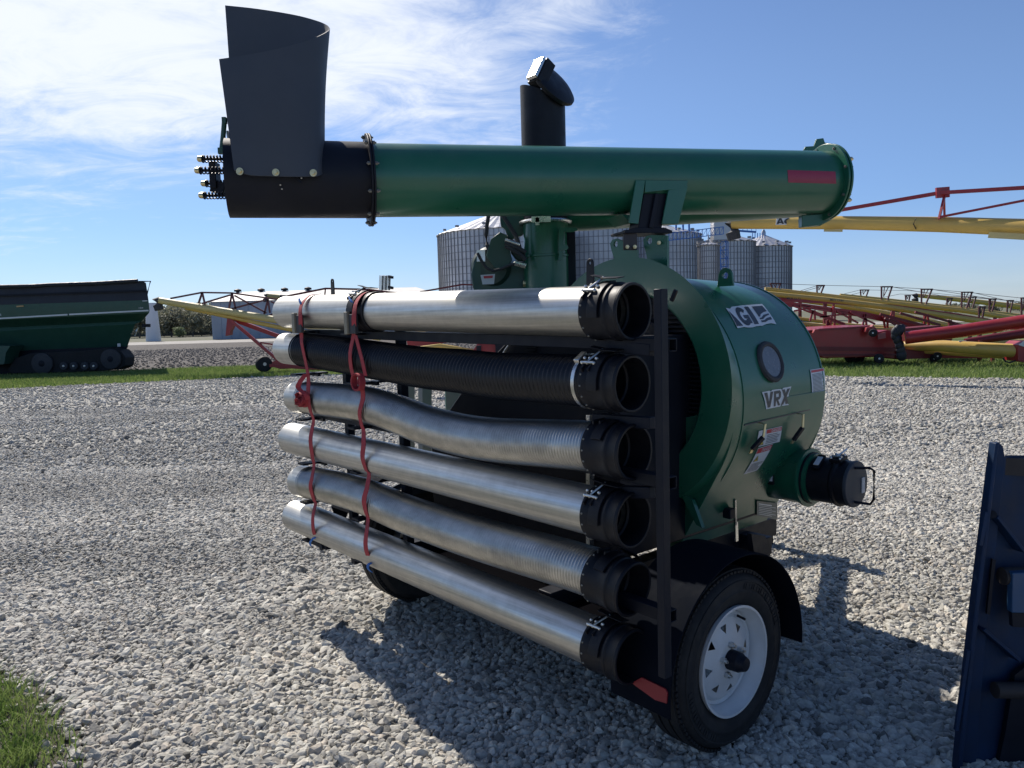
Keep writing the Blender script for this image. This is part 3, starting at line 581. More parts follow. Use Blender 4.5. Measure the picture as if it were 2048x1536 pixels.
back = [(-.03, 1.0), (.06, .93), (.14, 1.04), (.30, 1.05), (.40, 1.07), (1.02, 1.07), (1.03, -.07), (.90, .0), (.76, -.02), (.62, -.10), (.56, -.09), (.45, -.10), (.36, -.14), (.24, -.13), (.14, -.09), (-.02, -.13), (-.03, -.1)]
dA = decal_poly(f, [back], "logo_decal", m_label, house, 0)
decal_poly(f, [[(-.02, .82), (.135, -.03), (-.02, -.03)]], "letter", m_ink, dA, .0012)
decal_poly(f, glyph("G", (.13, -.04, .41, .97)), "letter", m_ink, dA, .0012)
decal_poly(f, [[(.44, .96), (.56, .96), (.56, .0), (.44, .0)]], "letter", m_ink, dA, .0012)
decal_poly(f, [[(.66, .95), (.97, .95), (.98, .62), (.86, .58), (.75, .48), (.70, .36), (.66, .36)],
               [(.66, .30), (.72, .31), (.82, .44), (.98, .50), (.98, .43), (.84, .34), (.74, .22), (.66, .22)],
               [(.66, .17), (.76, .17), (.86, .27), (.98, .31), (.98, .18), (.86, .15), (.77, .07), (.66, .07)]], "emblem", m_ink, dA, .0012)
f = smap([(1522.7, 783.6), (1580.5, 773), (1576.7, 808.9), (1525.8, 819.5)])
dV = decal_poly(f, [[(0, .98), (.25, .98), (.30, .93), (.34, 1), (.64, .97), (.69, .90), (.72, 1), (1.02, 1), (.93, .58), (1.0, -.02), (.74, .0), (.69, .08), (.64, .0), (.45, .0), (.40, .0), (.10, .0), (.06, .5)]], "model_decal", m_label, house, 0)
for ch_, bx_ in (("V", (.05, .07, .36, .91)), ("R", (.385, .07, .64, .91)), ("X", (.66, .07, .96, .91))): decal_poly(f, glyph(ch_, bx_, .06), "letter", m_ink, dV, .0012)
def lines(n, u0, u1, v0, v1, r_=.5, seed=1):
    q = random.Random(seed); o_ = []
    for i in range(n):
        v = v1-(v1-v0)*(i+.5)/n; h_ = (v1-v0)/n*r_/2; e = u0+(u1-u0)*q.uniform(.75, 1); o_.append([(u0, v-h_), (e, v-h_), (e, v+h_), (u0, v+h_)])
    return o_
def danger(quad, seed, hdr, tri, txt, word="DANGER"):
    f = smap(quad); d = decal_poly(f, [[(0, 0), (1, 0), (1, 1), (0, 1)]], "warning_label", m_label, house, 0)
    decal_poly(f, [[(hdr[0], hdr[1]), (hdr[2], hdr[1]), (hdr[2], hdr[3]), (hdr[0], hdr[3])]], "header", m_labelr, d, .0010)
    if word: decal_bm(f, text_bm(word, (hdr[0]+(hdr[2]-hdr[0])*.32, hdr[1]+.03, hdr[2]-.04, hdr[3]-.03), .01), "lettering", m_label, d, .0018)
    if tri:
        u_, v_, s_, q_ = tri; decal_poly(f, [[(u_-s_, v_-q_), (u_+s_, v_-q_), (u_, v_+q_)]], "triangle_symbol", m_ink, d, .0010)
        decal_poly(f, [[(u_-s_*.75, v_-q_*.85), (u_+s_*.75, v_-q_*.85), (u_, v_+q_*.75)]], "triangle_fill", m_labely, d, .0016)
        decal_poly(f, [[(u_-s_*.25, v_-q_*.6), (u_+s_*.35, v_-q_*.5), (u_+s_*.1, v_+q_*.25), (u_-s_*.15, v_-q_*.0)]], "hand_symbol", m_ink, d, .0020)
    decal_poly(f, lines(*txt, seed=seed), "small_print", m_ink, d, .0010)
danger([(1516.5, 861.5), (1563, 851.8), (1558, 883), (1509.4, 894.5)], 1, (.34, .74, .98, .97), (.17, .40, .13, .32), (6, .38, .95, .08, .68, .35))
danger([(1515, 896), (1545, 887), (1513, 940), (1486, 948)], 2, (.02, .80, .98, .98), (.25, .60, .18, .11), (7, .08, .92, .06, .42, .35))
danger([(1619, 740), (1646.6, 735.6), (1649, 781.7), (1622.8, 787.4)], 3, (.05, .87, .95, .97), None, (14, .08, .92, .05, .82, .4), None)
danger([(1631, 786.5), (1644.5, 784), (1642.6, 808), (1629, 810.5)], 4, (.05, .90, .95, .97), None, (5, .60, .92, .15, .80, .4), None)
# dark rating plate on the side panel
pp = [sk(*q, .004) for q in ((1513, 1001), (1554, 1006), (1554, 1039), (1513, 1031))]
rp = MB().prism(pp, SKN*.003).build("rating_plate", mat("grey_plate", (.10, .13, .13), .4), low)
lb_ = MB()
for i in range(7):
    v = .12+.11*i; a0 = pp[0].lerp(pp[3], v+.05)+SKN*.004; a1 = pp[1].lerp(pp[2], v+.05)+SKN*.004; lb_.bar(a0.lerp(a1, .08), a0.lerp(a1, .9 if i % 2 else .7), .001, .0025 if i else .006)
lb_.build("small_print", m_label, rp)

# ---- outlet pipe
def OP(a, r_=0): return M(a, .9, .887)
out = MB().lathe(OP(-.95), OP(-.17), [(0, .122), (.65, .122), (.655, .124), (.735, .124), (.74, .134), (.752, .134), (.755, .113), (.78, .113)], 48).build("outlet_pipe", m_green, vac, smooth=30)
cp = MB().lathe(OP(-.20), OP(0), [(0, .118), (.012, .118), (.015, .102), (.13, .101), (.14, .108), (.15, .108), (.155, .099), (.20, .099)], 40).build("coupler", m_plastic, out, smooth=30)
cap = MB().cyl(OP(-.004), OP(.012), .102, 40).build("end_cap", m_hood, out, bev=.003)
hx = OP(.012); MB().tube([hx+Z*.075-BV*.02, hx+Z*.080+NV*.055, hx+Z*.070+NV*.075, hx-Z*.055+NV*.075, hx-Z*.078+NV*.06, hx-Z*.075-BV*.02], .006, 8).build("cap_handle", m_black, cap)
MB().box(hx+NV*.003-Z*.012+BV*.055, NV*.002, BV*.012, Z*.034).build("label_plate", m_label, cap)
def small_latch(c, ax, up_, par, mt=m_plastic):
    s_ = ax.cross(up_).normalized(); l_ = MB().box(c+up_*.006, ax*.026, s_*.034, up_*.008).build("clamp_latch", mt, par, bev=.002)
    b_ = MB(); 
    for i, j in ((-1, -1), (1, -1), (-1, 1), (1, 1)): b_.ball(c+ax*.020*i+s_*.024*j+up_*.016, .0065, 8)
    b_.cyl(c-ax*.022+s_*.01+up_*.020, c+ax*.022+s_*.01+up_*.020, .0055, 8); b_.cyl(c+s_*.01+up_*.020, c-s_*.05+up_*.036+ax*.018, .004, 8)
    b_.build("latch_hardware", m_zinc, l_)
def opn(a, deg): return M(a, .9, .887), (-BV*math.cos(R(deg))+Z*math.sin(R(deg)))
for a, dg in ((-.32, 55), (-.06, 78)):
    c, n_ = opn(a, dg); small_latch(c+n_*(.114 if a < -.1 else .104), NV, n_, out if a < -.1 else cp)
for a, dg, rr_ in ((-.33, 5, .115), (-.13, 55, .104)):
    c, n_ = opn(a, dg); MB().box(c+n_*(rr_+.006), NV*.017, n_*.006, n_.cross(NV)*.042).build("label_bracket", m_plastic, out, bev=.002)
    MB().box(c+n_*(rr_+.013), NV*.012, n_*.001, n_.cross(NV)*.026).build("label_plate", m_label, out)
bb = MB()
for dg in range(-60, 130, 32):
    c, n_ = opn(-.225, dg); bb.ball(c+n_*.115, .005, 8)
bb.each("screw", m_zinc, out)

# ---- wheels and fenders
TR, TW = .332, .172
def wheel(a0, sgn, zc):          # a0 = outer sidewall plane, sgn = +1 when it faces the camera side
    c = M(a0, 0, zc); ax = NV*sgn
    wh = MB()
    prof = [(-TW, .225), (-TW, .27), (-TW-.004, .295), (-TW+.008, .315), (-TW+.03, .327), (-TW+.06, TR), (-.06, TR), (-.03, .327), (-.010, .314), (.000, .304), (.001, .301), (.005, .300), (.006, .294), (.003, .292), (.002, .262), (.005, .258), (.003, .240), (-.004, .222), (-.016, .203)]
    ty = MB().rings([MB().ring(c+ax*t, ax, r_, 72) for t, r_ in prof], False, False)
    for g_ in range(3):      # circumferential ribs between grooves
        t = -TW*.5+(g_-1)*.045; ty.rings([ty.ring(c+ax*(t-.017), ax, TR+.006, 72), ty.ring(c+ax*(t+.017), ax, TR+.006, 72), ty.ring(c+ax*(t+.017), ax, TR-.004, 72), ty.ring(c+ax*(t-.017), ax, TR-.004, 72)], closed=True)
    for i in range(96):      # shoulder lugs
        a = 6.2832*i/96; e = BV*math.cos(a)+Z*math.sin(a); s_ = -BV*math.sin(a)+Z*math.cos(a)
        for t in (-.026, -TW+.026): ty.box(c+ax*t+e*(TR-.005)+s_*rnd.uniform(-.002, .002), ax*.012, s_*.007, e*.0045)
    for i in list(range(4, 22))+list(range(50, 66)):      # raised moulded marks on the sidewall
        a = 6.2832*i/96; e = BV*math.cos(a)+Z*math.sin(a); s_ = -BV*math.sin(a)+Z*math.cos(a); ty.box(c+ax*.003+e*.277, ax*.0025, s_*(.003+.003*(i*7 % 3)), e*.010)
    T = ty.build("wheel", m_tyre, vac, smooth=40)
    rp_ = [(-.012, .204), (.004, .206), (.004, .197), (-.020, .190), (-.030, .180), (-.055, .176), (-.060, .165), (-.048, .15)]
    rm = MB().rings([MB().ring(c+ax*t, ax, r_, 64) for t, r_ in rp_], False, False)
    # disc with eight window openings
    n = 64; ro, r1, r2, ri = .150, .130, .100, .062
    def dp(i, r_, t): a = 6.2832*i/n; return c+ax*t+(BV*math.cos(a)+Z*math.sin(a))*r_
    tt = {ro: -.048, r1: -.040, r2: -.030, ri: -.022}
    for (ra, rb_) in ((ro, r1), (r1, r2), (r2, ri)):
        for i in range(n):
            if (ra, rb_) == (r1, r2) and i % 8 in (0, 1, 2):
                if i % 8 == 0: rm.add([dp(i, ra, tt[ra]), dp(i+1.5, rb_, tt[rb_]), dp(i, rb_, tt[rb_])], [(0, 1, 2)])
                if i % 8 == 2: rm.add([dp(i+1, ra, tt[ra]), dp(i+1, rb_, tt[rb_]), dp(i-.5, rb_, tt[rb_])], [(0, 1, 2)])
                continue
            rm.add([dp(i, ra, tt[ra]), dp(i+1, ra, tt[ra]), dp(i+1, rb_, tt[rb_]), dp(i, rb_, tt[rb_])], [(0, 1, 2, 3)])
    rm.add([dp(i, ri, tt[ri]) for i in range(n)], [tuple(range(n))])
    rm.rings([rm.ring(c+ax*-.05, ax, .176, 40), rm.ring(c+ax*-TW, ax, .18, 40)], False, False)
    RM = rm.build("rim", m_white, T, smooth=40)
    MB().lathe(c-ax*.03, c+ax*.06, [(0, .038), (.050, .036), (.056, .031), (.068, .028), (.076, .024), (.078, .012)], 28).build("hub", m_black, RM)
    MB().cyl(c-ax*.045+(BV*.5+Z*.866)*.160, c-ax*.010+(BV*.5+Z*.866)*.155, .005, 10).build("valve_stem", m_black, RM)
    nb = MB()
    for i in range(5):
        a = 6.2832*(i+.3)/5; p = c+(BV*math.cos(a)+Z*math.sin(a))*.057; nb.cyl(p-ax*.024, p-ax*.004, .0115, 6); nb.cyl(p-ax*.006, p+ax*.006, .006, 8)
    nb.each("lug_nut", m_zinc, RM, 2, smooth=20)
    hubax = MB().cyl(c-ax*.1, c-ax*.30, .035).build("axle_stub", m_black, T)
wheel(0.0, 1, .369); wheel(-2.22, -1, .385)
m_fend = mat('fender_plastic', (.004, .006, .011), .85, 0, .2, 4, .05, 60, dust=.1, dustcol=(.015, .018, .022), spec=.06)
def fender(a0, a1, zc, t0=186, t1=190):
    def fn(u, v):
        th = R(t0-t1*u) ; e = BV*math.cos(th)+Z*math.sin(th); rr_ = .415
        if u < .02: e = e
        return M(0, 0, zc)+NV*(a0+(a1-a0)*v)+e*rr_, e
    f_ = MB().sheet(fn, 40, 2, .006)
    c0 = M(0, 0, zc)
    # inner wall of the fender, crescent above the tyre
    arc = [c0+NV*a0+(BV*math.cos(R(t0-t1*i/24))+Z*math.sin(R(t0-t1*i/24)))*.418 for i in range(25)]
    inn = [c0+NV*a0+(BV*math.cos(R(180-180*i/24))+Z*math.sin(R(180-180*i/24)))*.30 for i in range(25)][::-1]
    f_.prism(arc+inn, NV*.004)
    o_ = f_.build("fender", m_fend, vac, bev=.002, smooth=40); return o_
fd = fender(-.235, .03, .352)
# front mud guard: drops from the fender toward the rack and carries the red reflector
rf = MB().prism([pb(1263, 1366, -.425), pb(1283, 1355, -.425), pb(1330, 1378, -.425), pb(1334, 1386, -.425), pb(1333, 1407, -.425), pb(1310, 1400, -.425)], BV*.006).build("red_reflector", mat("red_reflector_plate", (.22, .012, .02), .5), fd)
MB().prism([pa(1503, 1068, .0), pa(1530, 1072, .0), pa(1540, 1092, .0), pa(1541, 1112, .0), pa(1508, 1104, .0)], -NV*.02).build("fender_bracket", m_plastic, fd)
fd2 = fender(-2.47, -2.20, .38, 150, 130)

# ---- chassis
ch = MB()
ch.bar(M(-.22, 0, .345), M(-2.0, 0, .36), .075)
for a in (-.62, -1.6): ch.bar(M(a, -.38, .52), M(a, 1.25, .52), .075, .10)
for b in (.05, .95): ch.bar(M(-.45, b, .50), M(-2.0, b, .50), .075, .09)
ch.bar(M(-.75, 1.2, .52), M(-1.35, 2.5, .50), .08, .1); ch.bar(M(-1.9, 1.2, .52), M(-1.35, 2.5, .50), .08, .1)
ch.bar(M(-1.35, 2.4, .85), M(-1.35, 2.4, .02), .07)
for a in (-.5, -1.75): ch.bar(M(a, 0, .36), M(a, 0, .50), .09, .09)
MB().box(M(-1.15, .0, .44), NV*.9, BV*.40, Z*.01).box(M(-1.1, -.12, .48), NV*.70, BV*.18, Z*.025).build('sun_blocking_plates', mat('sun_blocker_black', (.004, .004, .005), 1, 0, .2, 4, spec=0), vac)  # plates added to block sun under the machine and fill its ground shadow
ch.build("chassis", m_black, vac, bev=.004)

# ---- pipe rack
rb = MB()
def post(x, ytop, ybot, b, w_=.05, d_=.05):
    p = pb(x, ytop, b); q = pb(x, ybot, b); a, _, zt = abz(p); a2, _, zb = abz(q); return rb.bar(M(a, b, zb), M(a, b, zt), w_, d_, NV)
post(1321, 578, 1349, -.45, .034, .030)
for x, yt in ((688, 600), (798, 590)): post(x, yt, 1115 if x < 700 else 1130, -.40, .040, .040)
for y in (690, 966, 1233):      # square tubes running behind the posts, open ends to the right
    p = pb(1346, y, -.40); a, _, z = abz(p)
    c0, c1 = M(a+.0, -.40, z), M(-2.45, -.46, z+.05); d = (c1-c0).normalized(); up_ = Z
    s_ = BV; h = .019
    for k1, k2, wv, hv in ((s_*h, None, .004, .05), (-s_*h, None, .004, .05)): rb.bar(c0+k1, c1+k1, .004, .042)
    rb.bar(c0+Z*h, c1+Z*h, .042, .004); rb.bar(c0-Z*h, c1-Z*h, .042, .004)
rack = rb.build("pipe_rack", m_black, vac, bev=.003)
# near shelf plates between the couplers and posts
nsb = MB()
for y in (676, 700): pass
for (x0, y0, x1, y1) in ((1190, 682, 1305, 700), (1190, 832, 1305, 846), (1190, 975, 1305, 985)):
    nsb.bar(pb(x0, y0+6, -.41), pb(x1, y1, -.41), .03, .04)
nsb.each("shelf_plate", m_black, rack, bev=.003)
# cradle arms under each pipe at both strap positions
TY = {1: (624, 624), 2: (700, 764), 3: (797, 900), 4: (876, 1038), 5: (965, 1178), 6: (1032, 1314)}
ab = 0
def armz(x, y): return rk(x, y)
arms = [(612, 664), (612, 748), (622, 838), (626, 926), (630, 1003), (634, 1078), (715, 668), (726, 766), (728, 855), (734, 943), (737, 1036), (742, 1118)]
for (x, y) in arms:
    p = rk(x, y); a, b, z = abz(p)
    MB().box(M(a-.02, b+.03, z), NV*.035, BV*.095, Z*.005).bar(M(a-.09, b+.05, z-.003), M(a+.06, b+.05, z-.003), .02, .016, BV).build("cradle_arm", m_black, rack, bev=.002)
# tie-down brackets at the top
for (x, y, mt_) in ((600, 648, m_rubber), (707, 648, m_rubber)):
    p = rk(x, y, .10); a, b, z = abz(p)
    hk = MB().box(M(a, b, z), NV*.030, BV*.009, Z*.046).build("strap_hook", mt_, rack, bev=.003)
    MB().box(M(a-.047, b-.008, z+.005), NV*.015, BV*.010, Z*.053).build("strap_plate", mat("khaki_plate", (.22, .20, .15), .6), hk, bev=.003)
# flat tabs with holes standing above the top pipe
def tab(x, y0, y1, b, w_):
    p0, p1 = pb(x, y1, b), pb(x, y0, b); lug("mounting_tab", p0, w_, p1.z-p0.z, .006, NV, BV, w_*.16, m_plastic, rack)
tab(1180, 517, 572, -.41, .038); tab(665, 557, 590, -.41, .038)
tb = MB()
for i, x in enumerate((762, 769, 776)): tb.bar(pb(x, 580, -.42+.02*i), pb(x+1, 551, -.42+.02*i), .010, .026)
tb.build("channel_end", m_zinc, rack); 
MB().bar(pb(778, 553, -.4), pb(785, 555, -.4), .012).bar(pb(778, 574, -.4), pb(785, 576, -.4), .012).each("bolt", m_black, rack)

# ---- machine body behind the pipes
bd = MB(); bp = [(1022, 676), (1240, 676), (1240, 1120), (880, 1120), (866, 985), (862, 870), (900, 818), (940, 760)]
bd.prism([pb(x, y, -.14) for x, y in bp], BV*1.1)
body = bd.build("filter_cabinet", m_black, vac, bev=.004)
sl = MB()
for i in range(12):
    y = 684+i*5.5; p0 = pb(1046+i*2, y, -.146); p1 = pb(1076-i*1.2, y, -.146)
    sl.bar(p0, p1, .012, .004)
for i in range(14):
    y = 828+i*7; sl.bar(pb(1195, y, -.146), pb(1235, y, -.146), .012, .006)
sl.each("louvre", m_plastic, body)
eb = MB().tube([pb(1028, 676, -.16), pb(1004, 712, -.16)], .007); eb.build("gas_strut", m_zinc, body)
pst = MB()
for x, w_ in ((817, .07), (850, .075)): pst.bar(pb(x, 760, .5), pb(x, 1010, .5), w_, .05)
pst.each("frame_post", mat("grey_steel_post", (.16, .18, .18), .5, .3), vac)
pst2 = MB().bar(pb(1180, 830, -.16), pb(1180, 1090, -.16), .026, .02).bar(pb(800, 780, .3), pb(800, 1010, .3), .012, .03)
pst2.each("frame_post", m_zinc, vac)
MB().box(M(-1.95, .75, 1.02), NV*.30, BV*.45, Z*.24).build("fuel_tank", m_greenf, vac, bev=.03)
MB().box(M(-1.55, 1.25, .98), NV*.55, BV*.30, Z*.42).build("engine_cover", m_black, vac, bev=.03)

# ---- vertical air pipe and exhaust stack
sp0 = at(1091, 600, 4.22); stp = V((at(1091, 442, 4.22).x, 4.22, 0))
def SP(z): return V((stp.x, stp.y, z))
def zat(y, D=4.22, x=1091): return at(x, y, D).z
ap = MB().lathe(SP(zat(640)), SP(zat(446)), [(0, .124), (zat(516)-zat(640), .124), (zat(515)-zat(640), .128), (zat(511)-zat(640), .128), (zat(510)-zat(640), .121), (zat(446)-zat(640), .121)], 40).build("air_pipe", m_green, vac)
zc = zat(445)
cl = MB().rings([MB().ring(SP(zc)+Z*(.010*math.sin(6.28*j/8)), Z, .133+.012*math.cos(6.28*j/8), 40) for j in range(8)], closed=True)
fr_ = SP(zc)-Y*.14-X*.03; cl.bar(fr_-X*.05, fr_+X*.05, .012, .03); cl.bar(fr_-X*.02+Z*.01, fr_-X*.02-Z*.03, .012, .02); cl.build("band_clamp", m_zinc, ap)
stz0, ztl, ztr = zat(446), zat(172), zat(214)
sb_ = MB(); n = 48; e0, e1 = [], []
for i in range(n):
    a = 6.2832*i/n; x_, y_ = .119*math.cos(a), .119*math.sin(a); e0.append(SP(stz0)+V((x_, y_, 0))); e1.append(SP(ztl+(ztr-ztl)*((x_+.119)/.238))+V((x_, y_, 0)))
sb_.rings([e0, e1]); stack = sb_.build("exhaust_stack", m_plastic, vac)
# flap: shallow dish hinged on the high side, tipped toward the right
fn_ = V((.62, -.52, .55)).normalized(); fc = SP((ztl+ztr)/2)+V((.045, -.03, .045))+fn_*.0
fl = MB().rings([MB().ring(fc+fn_*t, fn_, r_, 48) for t, r_ in ((0, .140), (.008, .146), (.022, .144), (.034, .12), (.040, .07), (.042, .02))])
flap = fl.build("rain_flap", m_plastic, stack, smooth=50)
hn = V((-.665, -.536, .52)).normalized(); wy = V((.35, .30, .76)); wy = (wy-hn*wy.dot(hn)).normalized(); wx = wy.cross(hn); cwc = at(1072, 137, 4.10)
MB().box(cwc, wx*.036, wy*.062, hn*.010).build("counterweight", mat("bare_steel", (.6, .6, .58), .22, 1.0, 0, rvar=0), flap, bev=.003)
MB().box(cwc-hn*.043, wx*.043, wy*.070, hn*.032).build("weight_bracket", m_plastic, flap, bev=.003)

# ---- right of the pipe: dark post and bracket
pk = MB(); pp0, pp1 = at(1143, 600, 4.2), at(1143, 462, 4.2); pk.bar(V((pp0.x, 4.2, pp0.z)), V((pp0.x, 4.2, pp1.z)), .05, .06, Y); pk.build("hinge_post", m_black, ap, bev=.003)
kb = MB(); kp = [(1118, 455), (1152, 455), (1156, 460), (1146, 464), (1128, 464), (1124, 520), (1118, 520)]
kb.prism([at(x, y, 4.08) for x, y in kp], Y*.02); kb.prism([at(x, y, 4.07) for x, y in ((1118, 489), (1134, 489), (1137, 495), (1134, 500), (1118, 500))], Y*.02)
kb.build("hinge_bracket", m_green, ap)
# ---- left of the pipe: auger gearbox housing, plates and hydraulic hoses
gc = at(992, 536, 4.35)
gh = MB().lathe(gc-Y*.12-X*.03, gc+Y*.2+X*.03, [(0, .05), (.0, .095), (.02, .112), (.25, .118), (.30, .10)], 40).build("gearbox_housing", mat("dark_gearbox_paint", (.010, .038, .030), .5, 0, .3, 6, .1, 30, dust=.2, dustcol=(.06, .07, .07)), vac)
pl_ = MB().prism([at(x, y, 4.18) for x, y in ((972, 512), (982, 478), (1000, 464), (1014, 470), (1024, 520), (1012, 538), (992, 540))], Y*.03); gp = pl_.build("cover_plate", m_greenf, gh, bev=.003)
MB().prism([at(x, y, 4.25) for x, y in ((1000, 440), (1002, 452), (1010, 458), (1018, 480), (1045, 470), (1060, 440), (1060, 425), (1000, 425))], Y*.05).build("elbow_plate", m_greenf, gh, bev=.003)
MB().prism([at(x, y, 4.4) for x, y in ((962, 535), (1060, 535), (1060, 600), (945, 600))], Y*.3).build("gearbox_base", m_greenf, gh, bev=.01)
MB().prism([at(x, y, 4.24) for x, y in ((942, 548), (948, 524), (960, 508), (972, 510), (990, 538), (1012, 538), (1030, 522), (1052, 524), (1054, 604), (956, 604), (945, 572))], Y*.12).build("lower_shell", gp.data.materials[0], gh, bev=.008)
MB().prism([at(x, y, 4.20) for x, y in ((1014, 470), (1030, 482), (1046, 500), (1050, 522), (1034, 520), (1022, 505))], Y*.08).build("side_casting", gh.data.materials[0], gh, bev=.006)
MB().prism([at(x, y, 4.14) for x, y in ((961, 550), (990, 548), (988, 568), (965, 569))], -Y*.002).build("warning_label", m_label, gh)
MB().prism([at(x, y, 4.135) for x, y in ((967, 552), (986, 551), (985, 556), (968, 557))], -Y*.001).build("label_header", m_labelr, gh)
hs_ = MB()
hs_.tube([at(x, y, 4.2) for x, y in ((978, 425), (974, 450), (972, 470), (974, 490), (978, 500))], .011)
hs_.tube([at(x, y, 4.12) for x, y in ((1002, 425), (1018, 450), (1032, 472), (1040, 498), (1050, 520))], .012)
hs_.tube([at(x, y, 4.1) for x, y in ((1010, 486), (1024, 492), (1040, 498), (1052, 505))], .011)
hs_.tube([at(x, y, 4.1) for x, y in ((1010, 492), (1024, 499), (1040, 508), (1052, 520))], .011)
hs_.tube([at(x, y, 4.1) for x, y in ((955, 506), (962, 520), (972, 535), (985, 542), (1002, 538), (1020, 530), (1036, 528))], .008)
hs_.each("hydraulic_hose", m_rubber, gh)
ft = MB().cyl(at(1030, 526, 4.08), at(1052, 532, 4.08), .014, 10); ft.box(at(962, 512, 4.14), X*.022, Y*.02, Z*.03); ft.cyl(at(1010, 480, 4.1), at(1040, 490, 4.1), .010); ft.each("hydraulic_fitting", m_zinc, gh)
MB().cyl(at(1046, 567, 4.2), at(1060, 567, 4.2), .018).build("hose_coupling", m_gold, gh)

# ---- upper auger
UA, UB = at(738, 361, 3.30), at(1658, 365, 3.93); ud = (UB-UA).normalized(); UR = .1515
aug = MB().rings([MB().ring(UA+ud*t, ud, UR, 72) for t in (0, 1.0, 2.0, (UB-UA).length)]).build("auger_tube", m_green, vac)
ul = at(455, 357, 3.16)
sh = MB().pipe(ul, UA, UR+.004, UR-.004, 72); sh.cyl(ul+ud*.02, ul+ud*.03, UR-.003, 48); dis = sh.build("discharge_tube", m_black, aug)
def flange(c, r_, n, th, gap, mt, par, name="flange"):
    f_ = MB(); f_.cyl(c-ud*(gap+th), c-ud*gap, r_, 64); f_.cyl(c+ud*gap, c+ud*(gap+th), r_, 64); o_ = f_.build(name, mt, par, bev=.002)
    b_ = MB(); e = ud.cross(Z).normalized(); g = e.cross(ud)
    for i in range(n):
        a = 6.2832*(i+.35)/n; p = c+(e*math.cos(a)+g*math.sin(a))*(r_-.016); b_.cyl(p-ud*.020, p-ud*.010, .008, 6); b_.cyl(p+ud*.010, p+ud*.020, .008, 6); b_.cyl(p-ud*.024, p+ud*.026, .004, 8)
    b_.each("bolt", m_bolt, o_, 3, smooth=20); return o_
flange(UA, .190, 10, .008, .001, m_black, aug)
fr2 = flange(UB-ud*.02, .186, 8, .010, .004, m_green, aug)
# hinge plate of the lower auger, rising behind the upper flange with a lug on top
hp = [(1606, 302), (1611, 293), (1628, 292), (1633, 278), (1647, 276), (1650, 285), (1672, 288), (1690, 302), (1701, 330), (1704, 365), (1700, 395), (1686, 420), (1662, 440), (1640, 452), (1600, 455), (1598, 440), (1640, 410), (1645, 330)]
hpo = MB().prism([at(x, y, 4.08) for x, y in hp], Y*.015).build("hinge_plate", m_green, aug, bev=.002)
hb2 = MB().prism([at(x, y, 3.93) for x, y in ((1604, 430), (1640, 428), (1690, 405), (1668, 436), (1640, 450), (1604, 454))], Y*.05).build("hinge_bracket", m_green, hpo, bev=.003)
LA, LB = at(1045, 418, 4.35), at(1655, 377, 4.16)
MB().cyl(LA, LB, .140, 56).build("lower_auger_tube", m_green, aug)
bb = MB()
for x, y in ((1684, 319), (1699, 318), (1680, 398), (1696, 400)): p = at(x, y, 3.88); bb.cyl(p-ud*.012, p+ud*.012, .011, 6); bb.cyl(p-ud*.025, p+ud*.02, .005)
bb.each("bolt", m_gold, fr2, 2, smooth=20)
# red reflective strip on the curved tube
e = ud.cross(Z).normalized()
if e.y > 0: e = -e
g = Z
def upt(x, y):      # point on the tube skin under a pixel
    d = ray(x, y); o_ = CO-UA; dd = d-ud*d.dot(ud); oo = o_-ud*o_.dot(ud); A_ = dd.dot(dd); B_ = 2*dd.dot(oo); C_ = oo.dot(oo)-(UR+.0015)**2
    D_ = max(0, B_*B_-4*A_*C_); return CO+d*((-B_-math.sqrt(D_))/(2*A_))
MB().grid(lambda u, v: upt(1575+u*96+v*1.5, (340+u*3)+v*(25-u*.5)), 4, 6).build("reflective_strip", m_reflect, aug)
# cradle saddle on the tube and its dark post
def upo(x, y, off): p = upt(x, y); q = UA+ud*(p-UA).dot(ud); return p+(p-q).normalized()*off
sd_b = MB()
for quad in (((1272, 360), (1291, 360), (1277, 448), (1258, 446)), ((1291, 360), (1376, 361), (1374, 376), (1290, 385)), ((1337, 380), (1376, 372), (1357, 448), (1324, 448))):
    def fq(u, v, q=quad):
        x = (q[0][0]*(1-u)+q[1][0]*u)*(1-v)+(q[3][0]*(1-u)+q[2][0]*u)*v; y = (q[0][1]*(1-u)+q[1][1]*u)*(1-v)+(q[3][1]*(1-u)+q[2][1]*u)*v
        p = onplane(x, y, UA-Y*(UR+.012), Vector_n); return p, -Vector_n
    Vector_n = e
    sd_b.sheet(fq, 2, 2, .010)
sd_b.prism([onplane(x, y, UA-Y*.10, e) for x, y in ((1243, 428), (1262, 446), (1278, 446), (1278, 432))], -e*.18)
sad = sd_b.build("auger_saddle", m_green, aug, bev=.002)
cr_b = MB().prism([onplane(x, y, UA-Y*(UR-.01), e) for x, y in ((1288, 387), (1337, 387), (1323, 458), (1276, 458))], -e*.10)
cr_b.bar(onplane(1315, 387, UA-Y*(UR+.004), e), onplane(1302, 456, UA-Y*(UR+.004), e), .004, .02)
crd = cr_b.build("cradle_post", m_black, sad, bev=.002)
MB().prism([onplane(x, y, UA-Y*(UR-.0), e) for x, y in ((1272, 455), (1330, 455), (1345, 461), (1345, 466), (1250, 466), (1250, 461))], -e*.16).build("clamp_block", m_black, sad, bev=.002)
MB().prism([at(x, y, 3.49) for x, y in ((1247, 460), (1274, 458), (1275, 500), (1247, 500))], Y*.012).bar(onplane(1318, 462, UA, e), onplane(1318, 512, UA, e), .05, .05, Y).build("clamp_plate", mat("brown_black_plate", (.03, .022, .022), .45), sad, bev=.002)
bb = MB()
for x, y, D in ((1254, 494, 3.48), (1269, 494, 3.48), (1317, 486, 3.42), (1332, 486, 3.42)): p = at(x, y, D); bb.cyl(p, p-Y*.014, .009, 6); bb.cyl(p+Y*.04, p-Y*.022, .005, 8)
bb.each("bolt", m_gold, sad, 2, smooth=20)

